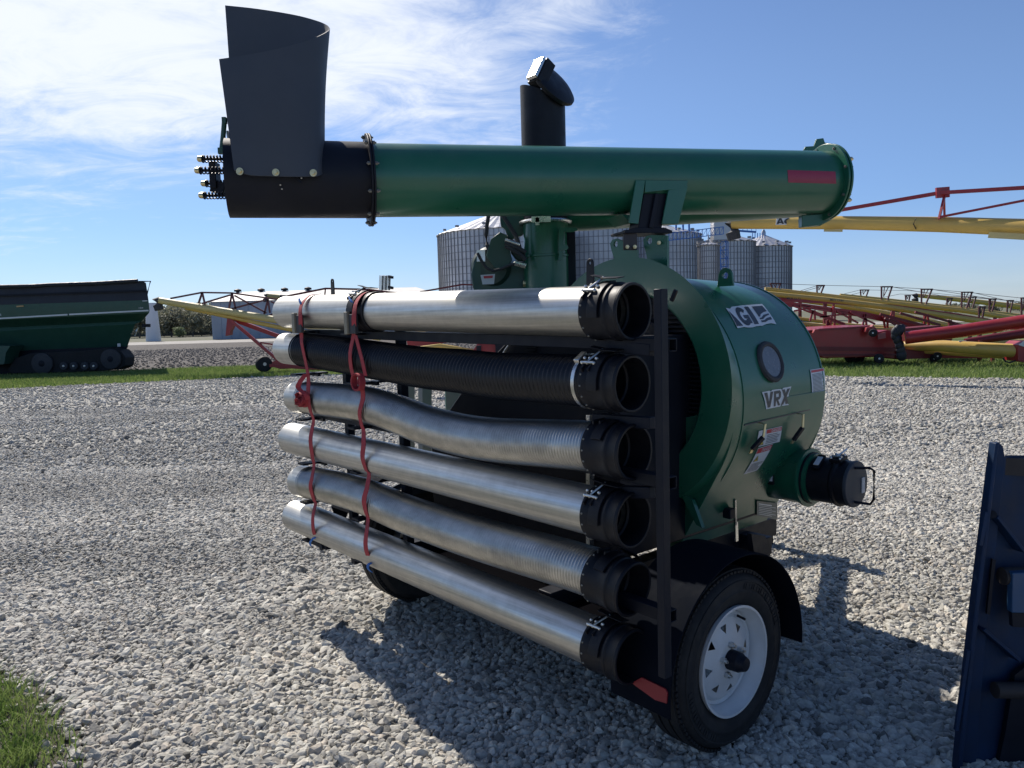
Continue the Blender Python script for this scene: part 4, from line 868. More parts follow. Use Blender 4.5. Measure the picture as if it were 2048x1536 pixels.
# ---- rubber spout hood
top = [((438, 118), 3.13), ((480, 112), 3.13), ((525, 104), 3.135), ((570, 94), 3.15), ((610, 83), 3.18), ((638, 72), 3.22), ((654, 64), 3.27), ((660, 58), 3.33), ((652, 49), 3.40), ((630, 41), 3.45), ((595, 32), 3.48), ((550, 24), 3.50), ((500, 17), 3.51), ((451, 12), 3.51)]
bot = [((468, 340), 3.105), ((500, 350), 3.10), ((540, 352), 3.10), ((575, 353), 3.10), ((610, 353), 3.105), ((636, 352), 3.12), ((646, 345), 3.16), ((650, 320), 3.24), ((647, 300), 3.32), ((632, 296), 3.38), ((600, 292), 3.42), ((550, 292), 3.44), ((510, 292), 3.45), ((470, 292), 3.45)]
hdd = lambda d, k: d-(.095 if d < 3.14 else .095*max(0, (3.36-d)/.22))+k
tp = [at(*p, hdd(d, 0)) for p, d in top]; bt_ = [at(*p, hdd(d, (x_-550)*.0004 if d < 3.2 else 0)) for p, d in bot for x_ in (p[0],)]
def cat(P, u):
    k = u*(len(P)-1); i = min(int(k), len(P)-2); f_ = k-i; p0, p1, p2, p3 = P[max(i-1, 0)], P[i], P[i+1], P[min(i+2, len(P)-1)]
    return .5*((2*p1)+(p2-p0)*f_+(2*p0-5*p1+4*p2-p3)*f_*f_+(3*p1-p0-3*p2+p3)*f_**3)
def hood(u, v):
    p = cat(bt_, u)*(1-v)+cat(tp, u)*v; q = cat(bt_, min(1, u+.01))*(1-v)+cat(tp, min(1, u+.01))*v; q0_ = cat(bt_, max(0, u-.01))*(1-v)+cat(tp, max(0, u-.01))*v
    n_ = (q-q0_).cross(cat(tp, u)-cat(bt_, u)).normalized(); bul = math.sin(v*math.pi)*.008*math.sin(u*9)
    return p+n_*bul, -n_
hd = MB().sheet(hood, 60, 16, .006).build("rubber_hood", m_hood, aug, smooth=60)
for x, y in ((480, 343), (552, 345), (627, 346)):
    p = at(x, y, 3.005+(x-550)*.0004); b_ = MB().cyl(p, p-Y*.004, .014, 20); b_.cyl(p-Y*.004, p-Y*.012, .008, 6); b_.build("hood_bolt", m_gold, hd)
lv = MB().tube([at(449, 240, 3.2), at(446, 275, 3.2), at(443, 303, 3.2)], .010); lv.box(at(449, 241, 3.2), X*.008, Y*.01, Z*.012); lv.box(at(443, 302, 3.2), X*.012, Y*.01, Z*.012)
lv.build("hood_lever", m_greenf, aug)
MB().tube([at(454, 262, 3.22), at(458, 280, 3.22), at(466, 300, 3.2)], .006).build("lever_rod", m_zinc, aug)
for x0, x1, y, D in ((407, 446, 318, 3.2), (402, 446, 341, 3.15), (414, 446, 367, 3.3), (410, 450, 391, 3.2)):
    p0, p1 = at(x0, y, D), at(x1+6, y, D); d = (p1-p0).normalized(); n_ = 7; L_ = (p1-p0).length; pts = []
    for i in range(n_*12+1):
        a = 6.2832*i/12; pts.append(p0+d*(L_*i/(n_*12))+Y*(.0135*math.cos(a))+Z*(.0135*math.sin(a)))
    s_ = MB().tube(pts, .0028, 6).build("spring", m_black, dis)
    MB().cyl(p0-d*.0, p1, .006, 10).cyl(p0-d*.004, p0, .016, 14).build("spring_bolt", m_plastic, s_)
    MB().lathe(p0-d*.026, p0, [(0, .006), (.004, .011), (.010, .0125), (.022, .0125)], 12).build("acorn_nut", m_gold, s_)
MB().box(at(430, 352, 3.3), X*.014, Y*.03, Z*.055).bar(at(425, 372, 3.3), at(452, 380, 3.3), .04, .05).build("spring_block", m_black, dis, bev=.003)
bb = MB()
for x, y in ((597, 352), (603, 356), (561, 370), (564, 378)): bb.ball(at(x, y, 3.06), .004, 6)
MB().bar(at(588, 352, 3.06), at(603, 365, 3.06), .008).build("tube_clip", m_black, dis); bb.each("rivet", m_zinc, dis)

# ================================================================== PIPES AND HOSES ON THE RACK (each a thing of its own)
def sleeve(p0, ax, r_, L_, par, clip=True, lift=62, mt=m_plastic, lever=True):
    # p0 open end, ax points along the pipe away from the opening
    ti = .005
    s_ = MB().rings([MB().ring(p0+ax*t, ax, q, 56) for t, q in ((0, r_+.009), (.012, r_+.011), (.018, r_+.007), (.055, r_+.007), (.06, r_+.013), (.07, r_+.013), (.078, r_+.008), (L_-.03, r_+.008), (L_-.025, r_+.012), (L_, r_+.012), (L_, r_-.004), (0, r_-.001))], closed=True)
    s_.rings([s_.ring(p0+ax*.10, ax, r_-.002, 56), s_.ring(p0+ax*.105, ax, r_-.012, 56), s_.ring(p0+ax*.115, ax, r_-.012, 56), s_.ring(p0+ax*.115, ax, r_-.002, 56)], closed=True)
    S = s_.sc(p0).build("coupler", mt, par, bev=.0015, smooth=40)
    c_ = (CO-p0); c_ = (c_-ax*c_.dot(ax)).normalized(); tng = ax.cross(c_).normalized()
    tng = tng if tng.z > 0 else -tng
    def n_(deg): return c_*math.cos(R(deg))+tng*math.sin(R(deg))
    rv = MB()
    for dg in range(-80, 100, 23): rv.ball(p0+ax*(L_-.012)+n_(dg)*(r_+.012), .0045, 8)
    rv.sc(p0).each("rivet", m_bolt, S)
    if clip:
        # wide raised latch strap with a bail and hardware
        lt = MB(); 
        def fn(u, v): nn = n_(lift-70+100*v); return p0+ax*(.085+.05*u)+nn*(r_+.009), nn
        lt.sheet(fn, 2, 14, .010); LT = lt.sc(p0).build("latch_strap", mt, S, bev=.001)
        bl = MB(); nn = n_(lift); nt_ = n_(lift+24)
        bl.bar(p0+ax*.05+n_(lift+22)*(r_+.030), p0+ax*.13+n_(lift+22)*(r_+.032), .05, .004, nt_)
        bl.bar(p0+ax*.125+n_(lift+22)*(r_+.032), p0+ax*.175+n_(lift+16)*(r_+.046), .04, .004, nt_)
        bl.bar(p0+ax*.13+n_(lift+6)*(r_+.014), p0+ax*.13+n_(lift-34)*(r_+.022), .008, .018, nn)
        bl.bar(p0+ax*.165+n_(lift+6)*(r_+.014), p0+ax*.165+n_(lift-34)*(r_+.022), .008, .018, nn)
        bl.sc(p0).build("latch_bail", mt, LT, bev=.001)
        if lever:
            hw = MB()
            for dg in (lift-6, lift-17):
                for t in (.118, .152, .178): hw.ball(p0+ax*t+n_(dg)*(r_+.022), .0075, 8)
            hw.cyl(p0+ax*.118+n_(lift-17)*(r_+.024), p0+ax*.172+n_(lift-17)*(r_+.024), .0062, 10)
            hw.cyl(p0+ax*.148+n_(lift-14)*(r_+.026), p0+ax*.128+n_(lift+20)*(r_+.034), .0048, 10)
            hw.sc(p0).build("latch_hardware", m_zinc, LT)
    return S
def line_pts(pxs, off=None):
    return [rk(x, y) for x, y in pxs]
# 1: top straight pipe in two lengths joined by a black coupler
def axis(p, q): return (q-p).normalized()
n1_, f1_ = rk(1268, 623), rk(574, 624)
t1 = thing("transport_pipe", n1_, "topmost galvanised pipe of the rack, joined by a black coupler near its far end", "pipe", "transport pipes on the rack")
d = axis(n1_, f1_); j1 = rk(742, 623.5)
MB().pipe(n1_+d*.09, j1, .0875, .0845, 56).build("pipe_section", m_galv, t1); MB().pipe(j1, f1_, .0875, .0845, 56).build("pipe_section", m_galv, t1)
MB().bar(n1_+d*.2-BV*.0870-Z*.010, j1-BV*.0870-Z*.010, .002, .0015).build("weld_seam", m_galv, t1)
sleeve(n1_, d, .101, .185, t1, lift=58)
sj = sleeve(j1-d*.07, d, .101, .16, t1, lift=70)
# 4 and 6: plain straight pipes
def straight(label, p0, p1, lift):
    n_, f_ = rk(*p0), rk(*p1); t_ = thing("transport_pipe", n_, label, "pipe", "transport pipes on the rack"); d_ = axis(n_, f_)
    MB().pipe(n_+d_*.09, f_, .0875, .0845, 56).build("pipe_section", m_galv, t_)
    c_ = (CO-n_); c_ = (c_-d_*c_.dot(d_)).normalized(); MB().bar(n_+d_*.2+c_*.0872-Z*.016, f_+c_*.0872-Z*.016, .0015, .002).build("weld_seam", m_rust, t_)
    sleeve(n_, d_, .101, .185, t_, lift=lift)
straight("straight galvanised pipe, fourth from the top, between two flexible steel hoses", (1268, 1041), (585, 876), 42)
straight("lowest straight galvanised pipe of the rack, just above the gravel", (1266, 1315), (592, 1030), 42)
def hose(label, cat_, pts, pitch, amp, mt, lift, endpiece, kind_group, lever):
    P = [rk(x, y) for x, y in pts]; t_ = thing("flexible_hose", P[0], label, cat_, kind_group)
    # dense centre line
    Q = [cat(P, i/400) for i in range(401)]; s = [0]
    for i in range(400): s.append(s[-1]+(Q[i+1]-Q[i]).length)
    def pos(t):
        lo = np.searchsorted(s, t); lo = min(max(int(lo), 1), 400); f_ = (t-s[lo-1])/max(1e-9, s[lo]-s[lo-1]); return Q[lo-1].lerp(Q[lo], min(1, max(0, f_)))
    L_ = s[-1]; t = .16; rs_ = []; K = 8 if amp > .002 else 5
    end = L_-endpiece
    n_ = int((end-t)/pitch)*K
    rb_ = []
    for i in range(n_+1):
        tt = t+(end-t)*i/n_; ph = 6.2832*(i % K)/K; r_ = .0865+amp*(max(0, math.cos(ph))**.7 if amp > .002 else math.cos(ph)); p = pos(tt); dd = (pos(tt+.01)-pos(tt-.01)).normalized(); rb_.append(MB().ring(p, dd, r_, 48))
    MB().rings(rb_).build("hose_body", mt, t_, smooth=80)
    MB().pipe(pos(end-.02), pos(L_), .0878, .085, 48).build("end_pipe", m_galv, t_)
    d_ = (pos(.2)-pos(0)).normalized(); sleeve(P[0], d_, .101, .185, t_, lift=lift, lever=lever)
    return t_, pos
h2, pos2 = hose("black ribbed rubber hose on the rack, second from the top, with a bright band clamp", "hose", [(1266, 768), (1180, 762), (1100, 757), (1000, 752), (920, 742), (846, 735), (760, 722), (680, 709), (620, 701), (574, 697)], .0215, .0065, m_hose, 52, .20, "flexible hoses on the rack", True)
c0 = pos2(.186); c1 = pos2(.21); dd = (c1-c0).normalized()
bc = MB().rings([MB().ring(c0-dd*.007, dd, .0965, 56), MB().ring(c0+dd*.008, dd, .0965, 56), MB().ring(c0+dd*.008, dd, .090, 56), MB().ring(c0-dd*.007, dd, .090, 56)], closed=True).build("band_clamp", m_zinc, h2)
cc_ = (CO-c0); cc_ = (cc_-dd*cc_.dot(dd)).normalized(); ug = dd.cross(cc_); ug = ug if ug.z > 0 else -ug; nn = cc_*math.cos(R(52))+ug*math.sin(R(52)); MB().box(c0+nn*.100, dd*.012, nn.cross(dd)*.026, nn*.008).build("clamp_screw", m_zinc, bc, bev=.003)
hose("flexible ribbed steel hose on the rack, third from the top, sagging below the black hose", "hose", [(1270, 905), (1190, 893), (1100, 887), (1000, 881), (930, 871), (860, 853), (800, 830), (750, 813), (690, 803), (630, 797), (596, 794)], .0140, .0034, m_flex, 84, .12, "flexible hoses on the rack", False)
hose("flexible ribbed steel hose on the rack, fifth from the top, above the lowest straight pipe", "hose", [(1268, 1180), (1190, 1146), (1100, 1118), (1000, 1090), (940, 1072), (880, 1052), (807, 1026), (735, 995), (680, 978), (625, 966), (603, 962)], .0140, .0034, m_flex, 78, .10, "flexible hoses on the rack", False)

# ---- red ratchet straps
def strap(label, path, ends, extra):
    pts = [rk(x, y, o_*KS*1.1 if o_ > .06 else o_) for x, y, o_ in path]; P = [cat(pts, i/90) for i in range(91)]
    t_ = thing("ratchet_strap", P[0], label, "strap", "red straps round the pipes")
    rsb = MB(); ws = []
    for i, p in enumerate(P): q = .033; ws.append((RD*q).xyz+BV*(.003*math.sin(i*.35)))
    rsb.strip(P, ws, .0025); rsb.build("webbing", m_web, t_, smooth=0)
    for e in ends:
        ep = [rk(x, y, o_*KS) for x, y, o_ in e]; MB().strip([cat(ep, i/8) for i in range(9)], RD*.020, .003).build("blue_tag", m_blueweb, t_, smooth=60)
    extra(t_)
def bun(t_):
    c_ = rk(603, 801, .115)
    b_ = MB(); q = random.Random(4)
    for j in range(7):
        r_ = .012+.006*j; off = V((q.uniform(-.012, .012), q.uniform(-.01, .01), q.uniform(-.015, .012))); ph = q.uniform(0, 6)
        pts = [c_+off+RD*(r_*math.cos(ph+6.2832*i/14)*1.0)+Z*(r_*math.sin(ph+6.2832*i/14)*.85)+RN*(.006*math.sin(i*2.1+j)) for i in range(13)]
        b_.strip(pts, (RN*.028+RD*q.uniform(-.012, .012)+Z*q.uniform(-.01, .01)), .0025)
    b_.build("bundled_webbing", m_web, t_, smooth=60)
    lp_ = [rk(x, y, o_) for x, y, o_ in ((612, 748, .105), (600, 764, .13), (597, 776, .135), (612, 790, .12), (616, 800, .11))]
    MB().strip([cat(lp_, i/16) for i in range(17)], RN*.02+RD*.02, .0025).build("loose_loop", m_web, t_, smooth=60)
def loop(t_):
    c_ = rk(716, 764, .125); b_ = MB()
    for j, r_ in enumerate((.036, .041)):
        pts = [c_+RD*(r_*math.cos(6.2832*i/24))+Z*(r_*math.sin(6.2832*i/24)) for i in range(25)]; b_.strip(pts, RN*.03, .003)
    b_.strip([c_+V((.01, 0, .03)), c_+RN*-.01, c_+V((.02, 0, -.01))], RN*.02, .003)
    b_.build("rolled_webbing", m_web, t_, smooth=60)
    q_ = [rk(x, y, o_) for x, y, o_ in ((711, 670, .10), (724, 720, .112), (731, 752, .112))]
    MB().strip([cat(q_, i/10) for i in range(11)], RD*.028, .0025).build("loose_end", m_web, t_, smooth=60)
def ratch(x, y, t_): pass
def ex1(t_):
    bun(t_); rb_ = MB(); c_ = rk(640, 1088, .02); rb_.box(c_, RD*.10, RN*.018, Z*.010); rb_.cyl(c_-RD*.06-RN*.03, c_-RD*.06+RN*.03, .018, 12); rb_.box(c_+RD*.03+Z*.012, RD*.05, RN*.022, Z*.006)
    rt = rb_.build("ratchet_buckle", m_black, t_, bev=.002)
    MB().strip([rk(655, 1088, .02), rk(680, 1096, .0), rk(702, 1110, -.04)], RN*.03, .003).build("lower_webbing", m_web, t_)
def ex2(t_):
    loop(t_); MB().strip([rk(742, 1122, .06), rk(752, 1130, .03), rk(766, 1140, -.04)], RN*.03, .003).build("lower_webbing", m_web, t_)
strap("red ratchet strap nearest the far pipe ends, with a bundled red knot", [(640, 588, -.02), (618, 592, .05), (602, 612, .105), (601, 640, .12), (603, 672, .09), (604, 690, .108), (613, 733, .10), (617, 760, .10), (616, 795, .112), (621, 822, .10), (627, 840, .075), (624, 858, .09), (621, 882, .108), (625, 915, .09), (628, 930, .075), (624, 955, .108), (621, 975, .108), (628, 1000, .08), (631, 1008, .075), (626, 1030, .108), (626, 1055, .105), (631, 1074, .08), (640, 1084, .03)],
      [[(598, 596, .10), (600, 604, .11), (604, 611, .105)], [(632, 1074, .09), (625, 1078, .11), (620, 1086, .10), (622, 1092, .09)]], ex1)
strap("red ratchet strap nearer the middle of the pipes, with a rolled red loop", [(745, 580, -.02), (725, 588, .05), (712, 606, .10), (708, 632, .118), (708, 655, .11), (707, 672, .09), (700, 710, .115), (706, 750, .10), (722, 772, .115), (726, 795, .105), (719, 825, .108), (723, 850, .085), (727, 862, .075), (727, 890, .105), (725, 915, .108), (732, 940, .085), (738, 948, .075), (734, 975, .1), (728, 1000, .108), (732, 1025, .09), (736, 1038, .075), (733, 1065, .105), (731, 1090, .108), (736, 1112, .09), (745, 1126, .06)],
      [[(698, 593, .09), (702, 601, .105), (707, 608, .105)], [(743, 1126, .09), (737, 1129, .11), (736, 1137, .11), (743, 1144, .09)]], ex2)

# ================================================================== BACKGROUND THINGS
def outline(b, pts, D, th, dv=None):      # an outline with its own distance and thickness
    return b.prism([at(x, y, D) for x, y in pts], (dv or Y)*th)
def base(x, D): p = at(x, 700, D); return V((p.x, D, 0))
# ---- grain cart on tracks
CD = 29.0
gc_ = thing("grain_cart", base(130, CD), "long dark green grain cart on rubber tracks with a black rolled tarp", "grain cart")
def catc(x, y, o_=0): return at(x, y, CD+o_)
xs_ = -260
up0 = [(xs_, 627), (xs_, 660), (297, 626), (299, 604), (299, 601)]
# hopper: stepped cross section lofted from left to right; each profile row runs along the length
rows = [((xs_, 618), (297, 600), 0.0), ((xs_, 648), (299, 621), 0.0), ((xs_, 652), (298, 626), 0.02), ((xs_, 668), (284, 642), .55), ((xs_, 676), (270, 648), .50), ((xs_, 728), (256, 690), 1.0), ((xs_, 740), (252, 697), 1.1)]
hv = MB(); n = len(rows); vs = []
for l, r_, o_ in rows: vs += [at(l[0], l[1], CD-.0+o_), at(r_[0], r_[1], CD+o_)]
for l, r_, o_ in rows: vs += [at(l[0], l[1], CD+4.2-o_), at(r_[0], r_[1], CD+4.2-o_)]
fs = []
for i in range(n-1):
    fs += [(2*i, 2*i+1, 2*i+3, 2*i+2), (2*n+2*i+2, 2*n+2*i+3, 2*n+2*i+1, 2*n+2*i), (2*i+1, 2*n+2*i+1, 2*n+2*i+3, 2*i+3), (2*i, 2*i+2, 2*n+2*i+2, 2*n+2*i)]
hv.add(vs, fs); hop = hv.build("hopper", m_greenf, gc_, smooth=20)
vt = [at(xs_, 580, CD+.1), at(150, 567, CD+.1), at(285, 562, CD+.1), at(292, 566, CD+.1), at(297, 600, CD-.01), at(xs_, 618, CD-.01)]
CDIR = V((ray(297, 640).x, ray(297, 640).y, 0)).normalized()
tpo = MB().prism(vt, (CDIR-X*.03)*4.1).build("tarp_and_extension", m_tarp, gc_)
MB().bar(at(xs_, 600, CD-.03), at(292, 581, CD-.03), .05, .06).build("rail", m_black, tpo)
MB().tube([at(xs_, 578, CD), at(60, 572, CD), at(100, 569.5, CD+.05), at(190, 566.5, CD), at(275, 561.5, CD)], .07, 8).build("rolled_tarp", m_tarp, tpo)
MB().tube([at(278, 563, CD-.1), at(301, 562.5, CD-.1), at(294, 588, CD-.1)], .03, 6).build("tarp_arm", m_black, tpo)
MB().bar(at(xs_, 651.5, CD-.01), at(135, 629.3, CD-.01), .02, .055).build("white_stripe", m_label, hop)
MB().bar(at(138.5, 629, CD-.01), at(297, 621, CD-.01), .02, .055).build("white_stripe", m_label, hop)
MB().bar(at(33, 613, CD-.03), at(47, 612, CD-.03), .02, .05).build("amber_marker", mat("amber_marker", (.45, .28, .12), .4), hop)
MB().bar(at(285, 602, CD-.03), at(295, 601.6, CD-.03), .02, .03).build("white_marker", m_label, hop)
def text3(s_, p, h, par, mt, xdir=X, name="lettering", shear=0, bold=0.01, ydir=Z, nrm=-Y):
    bm = text_bm(s_, (0, 0, 1, 1), bold, shear)
    w_ = len(s_)*h*.72; o0 = WORLD[par.name]
    for v in bm.verts: v.co = p + xdir*(v.co.x*w_) + ydir*(v.co.y*h) + nrm*.004 - o0
    me = bpy.data.meshes.new(name); bm.to_mesh(me); bm.free(); me.materials.append(mt); ob = bpy.data.objects.new(name, me); COL.objects.link(ob); ob.parent = par; WORLD[ob.name] = o0; return ob
text3("DER", at(-6, 632, CD-.02), .08, hop, m_label); text3("1354", at(278, 617.5, CD-.02), .055, hop, m_label)
trk = MB(); rail = [(20, 747), (16, 738), (30, 716), (62, 706), (100, 704), (180, 700), (215, 695), (240, 700), (251, 715), (249, 732), (238, 739), (200, 742), (100, 747)]
trk.prism([at(x, y, CD+.25) for x, y in rail], Y*.75)
tr_ = trk.build("rubber_track", m_tyre, gc_, bev=.03)
def disc(cx, cy, r_px, D, par, mt, name, th=.12, hub=None):
    c = at(cx, cy, D); r_ = r_px*D/F; o_ = MB().lathe(c-Y*th, c+Y*th, [(0, r_*.86), (.02, r_), (2*th-.02, r_), (2*th, r_*.86)], 32).build(name, mt, par)
    if hub: MB().lathe(c-Y*(th+.02), c, [(0, r_*.18), (.02, r_*.3), (.021, r_*.55), (th, r_*.6)], 24).build("hub", hub, o_)
    return o_
disc(85, 727, 21, CD+.2, tr_, m_rubber, "drive_wheel", .06, m_black); disc(222, 718, 20, CD+.2, tr_, m_rubber, "idler_wheel", .06, m_black)
for x in (128, 148, 170, 188): disc(x, 732, 8, CD+.2, tr_, m_rubber, "bogie_wheel", .05, m_zinc)
outline(MB(), [(-60, 690), (20, 692), (12, 705), (8, 728), (-60, 735)], CD-.1, .8).build("drawbar_step", m_greenf, gc_)
outline(MB(), [(-200, 742), (14, 706), (60, 700), (255, 693), (250, 702), (60, 718), (14, 750), (-200, 760)], CD+.9, 1.8, CDIR).build("underframe", m_black, gc_)
MB().bar(at(285, 651, CD), at(300, 651, CD), .1, .12).build("rear_light_bracket", m_black, gc_)
MB().box(at(238, 690, CD+.95), X*.06, Y*.01, Z*.06).build("reflector", m_label, gc_)
MB().tube([at(262, 668, CD+.6), at(272, 662, CD+.5), at(277, 655, CD+.5), at(270, 672, CD+.5)], .02, 6).build("ladder_rail", m_zinc, gc_)

# ---- white tower, shed, pickup
tw = MB().lathe(base(308.5, 100), base(308.5, 100)+Z*4.95, [(0, .92), (2.5, .78), (4.7, .66), (4.95, .6)], 24).build("white_tower", m_whitep, origin=base(308.5, 100)); tag(tw, "tapered white tower standing behind the end of the grain cart", "tower")
sh_ = thing("storage_shed", base(600, 104), "long grey steel shed with a white hipped roof, beyond the dark field", "shed")
def SH(x, y, o_=0): return at(x, y, 100+o_)
p0, p1 = SH(421, 603), SH(880, 592)
MB().hexa([V((p0.x, 100, 0)), V((p1.x, 100, 0)), V((p1.x, 116, 0)), V((p0.x, 116, 0))], [V((p0.x, 100, p0.z)), V((p1.x, 100, p0.z)), V((p1.x, 116, p0.z)), V((p0.x, 116, p0.z))]).build("wall", m_wall, sh_, smooth=0)
rz = at(483, 584, 108).z; rx0 = at(483, 584, 108).x
rfm = MB().add([V((p0.x-.4, 99.6, p0.z-.05)), V((p1.x+.4, 99.6, p0.z-.05)), V((p1.x+.4, 116.4, p0.z-.05)), V((p0.x-.4, 116.4, p0.z-.05)), V((rx0, 108, rz)), V((p1.x-4, 108, rz))], [(0, 1, 5, 4), (2, 3, 4, 5), (3, 0, 4), (1, 2, 5), (3, 2, 1, 0)]).build("roof", m_roofw, sh_, smooth=0)
for x in (474, 521, 568, 615): q = at(x, 582, 107.5); MB().lathe(V((q.x, 107.8, rz-.3)), V((q.x, 107.8, rz+.45)), [(0, .25), (.35, .25), (.36, .5), (.6, .5), (.75, .1)], 12).build("roof_vent", m_black, rfm)
rib = MB(); x = p0.x+1.2
while x < p1.x: rib.box(V((x, 99.97, p0.z/2)), X*.05, Y*.03, Z*(p0.z/2-.05)); x += 1.2
rib.build("siding_ribs", m_wall, sh_)
pk_ = thing("pickup_truck", base(347, 205), "small white pickup truck parked near the far trees", "pickup truck")
def PK(pts): return [at(x, y, 205) for x, y in pts]
bdk = MB().prism(PK([(333, 676), (333, 671.4), (343, 671), (345, 667.5), (352, 667.5), (355, 670.6), (362, 671.5), (363, 675.5)]), Y*1.8).build("body", mat("white_truck_paint", (.75, .76, .78), .3), pk_)
MB().prism([p-Y*.02 for p in PK([(344.5, 670.8), (346, 668.2), (351.6, 668.2), (353.8, 670.6)])], Y*.03).build("window", m_carglass, bdk)
for x in (339, 358): c = at(x, 676, 205); MB().cyl(c-Y*.05, c+Y*.25, .36, 16).build("wheel", m_tyre, pk_)

# ---- grain bins
def ribbed(name, D, x0, x1, ye, xa, ya, label, nrib=44, yb=None, hue=1.0, group="grain bins of the elevator"):
    c0, c1 = at(x0, ye, D), at(x1, ye, D); r_ = (c1.x-c0.x)/2; c = V(((c0.x+c1.x)/2, D, 0)); ze = c0.z; za = at(xa, ya, D).z
    t_ = thing(name, c, label, "grain bin", group)
    NW = 96; wl = MB(); zs = np.linspace(0, ze, 15); rr_ = []
    for i, z in enumerate(zs): rr_.append([c+V((r_*math.cos(6.2831853*k/NW), r_*math.sin(6.2831853*k/NW), z)) for k in range(NW)])
    W_ = wl.rings(rr_, False, False).build("wall", m_bin, t_)
    rg = MB()
    for z in zs[1:]: rg.rings([rg.ring(c+Z*(z-.05), Z, r_+.05, 64), rg.ring(c+Z*(z+.05), Z, r_+.05, 64)], False, False)
    rg.build("hoop_seams", m_bindk, W_)
    sf = MB()
    for k in range(nrib*2):
        a = 6.2831853*k/(nrib*2); e_ = V((math.cos(a), math.sin(a), 0)); t2 = V((-e_.y, e_.x, 0)); sf.box(c+e_*(r_+.06)+Z*(ze/2), e_*.06, t2*.04, Z*(ze/2))
    sf.build("stiffeners", m_bindk, W_)
    rf_ = MB(); NR = nrib*2; rr2 = []
    for q_ in (0, .5, .93): rr2.append([c+V((((r_+.25)*(1-q_))*math.cos(6.2831853*k/NR), ((r_+.25)*(1-q_))*math.sin(6.2831853*k/NR), ze-.05+(za-ze)*q_+(.10 if k % 2 else 0)*(1-q_))) for k in range(NR)])
    RF = rf_.rings(rr2, True, True).build("roof", m_binroof, t_, smooth=10)
    MB().lathe(c+Z*(za-(za-ze)*.1), c+Z*(za+.6), [(0, r_*.08), (.5, r_*.08), (.9, r_*.04)], 16).build("roof_cap", m_binroof, RF)
    ev = MB()
    for k in range(12):
        a = 6.2831853*(k+.4)/12; e_ = V((math.cos(a), math.sin(a), 0)); q_ = .12; pq = c+e_*((r_+.25)*(1-q_))+Z*(ze+(za-ze)*q_+.35); ev.box(pq, e_*.22, V((-e_.y, e_.x, 0))*.2, Z*.14)
    ev.build("roof_vents", m_bindk, RF)
    return t_, c, r_, ze, za
m_bin = mat("corrugated_galvanised_wall", (0.50, 0.51, 0.53), 0.5, 0.45, 0.22, .25, dust=0.15, dustcol=(0.2, 0.19, 0.19))
m_bindk = mat("dark_galvanised_ribs", (0.24, 0.245, 0.26), 0.55, 0.4, 0.15, .4)
m_binroof = mat("galvanised_roof", (0.42, 0.42, 0.43), 0.42, 0.6, 0.18, .4)
ribbed("grain_bin", 120, 876, 1142, 474, 1010, 418, "large corrugated grain bin left of the vertical green air pipe")
ribbed("grain_bin", 128, 1092, 1312, 458, 1200, 405, "large corrugated grain bin between the green air pipe and the black auger cradle", 38)
ribbed("grain_bin", 122, 1262, 1400, 474, 1331, 449, "corrugated grain bin just right of the black auger cradle", 30)
ribbed("grain_bin", 122, 1396, 1508, 488, 1452, 464, "corrugated grain bin behind the blue lattice tower", 26)
ribbed("grain_bin", 126, 1474, 1580, 497, 1519, 468, "rightmost corrugated grain bin of the elevator", 26)
ht = ribbed("hopper_bin", 100, 1397, 1437, 492, 1417, 482, "narrow dark grey bin in front of the larger bins, left of the lattice tower", 14, group=None)[0]
# lattice tower and catwalk
lt_ = thing("elevator_tower", base(1448, 112), "blue lattice tower standing between the grain bins", "tower")
def lattice(x0, x1, y0, y1, D, par, mt, w_=.10):
    P0, P1 = at(x0, y0, D), at(x1, y0, D); zt = P0.z; zb = 0 if y1 is None else at(x0, y1, D).z; wd = P1.x-P0.x; b_ = MB()
    for i in (0, 1):
        for j in (0, 1): b_.bar(V((P0.x+wd*i, D+wd*j, zb)), V((P0.x+wd*i, D+wd*j, zt)), w_)
    b_.build("leg_frame", mt, par); z = zb; k = 0; c_ = MB()
    while z < zt-.1:
        z2 = min(zt, z+wd*1.1)
        for j in (0, 1):
            a, b2 = (P0.x, P1.x) if k % 2 else (P1.x, P0.x); c_.bar(V((a, D+wd*j, z)), V((b2, D+wd*j, z2)), w_*.6); c_.bar(V((P0.x, D+wd*j, z2)), V((P1.x, D+wd*j, z2)), w_*.6)
        z = z2; k += 1
    c_.build("cross_bracing", mt, par)
lattice(1441, 1456, 452, None, 112, lt_, m_bluest)
MB().box(at(1441, 462, 111), X*1.2, Y*1, Z*1.3).lathe(at(1432, 470, 112), at(1432, 452, 112), [(0, .5), (.6, .8), (1.1, .8), (1.3, .3)], 16).build("elevator_head", m_binroof, lt_)
cw = thing("catwalk", base(1370, 110), "blue catwalk bridging the bin roofs", "catwalk")
wk = MB(); A_, B_ = at(1330, 482, 110), at(1447, 468, 110)
for o_ in (0, 1.0):
    wk.bar(A_+Z*o_, B_+Z*o_, .10)
for i in range(15):
    p = A_.lerp(B_, i/14); q = A_.lerp(B_, min(1, (i+1)/14)); wk.bar(p, p+Z*1.0, .07); wk.bar(p, q+Z*1.0, .05)
wk.build("truss", m_bluest, cw); 
zf = MB(); C2, D2 = at(1468, 461, 112), at(1512, 464, 112); zf.bar(C2, D2, .3, .25)
for i in range(6): p = C2.lerp(D2, i/5); zf.bar(p, p+Z*1.1, .06)
zf.bar(C2+Z*1.1, D2+Z*1.1, .06)
for x in (1505, 1510, 1515, 1520, 1525, 1530): zf.bar(at(x, 476, 120), at(x, 466, 120), .1)
zf.build("far_walkway", m_bluest, cw)
for x in (1352, 1366, 1378): MB().bar(at(x, 462, 118), at(x, 430, 118), .25).build("spout_pipe", m_bluest, cw)

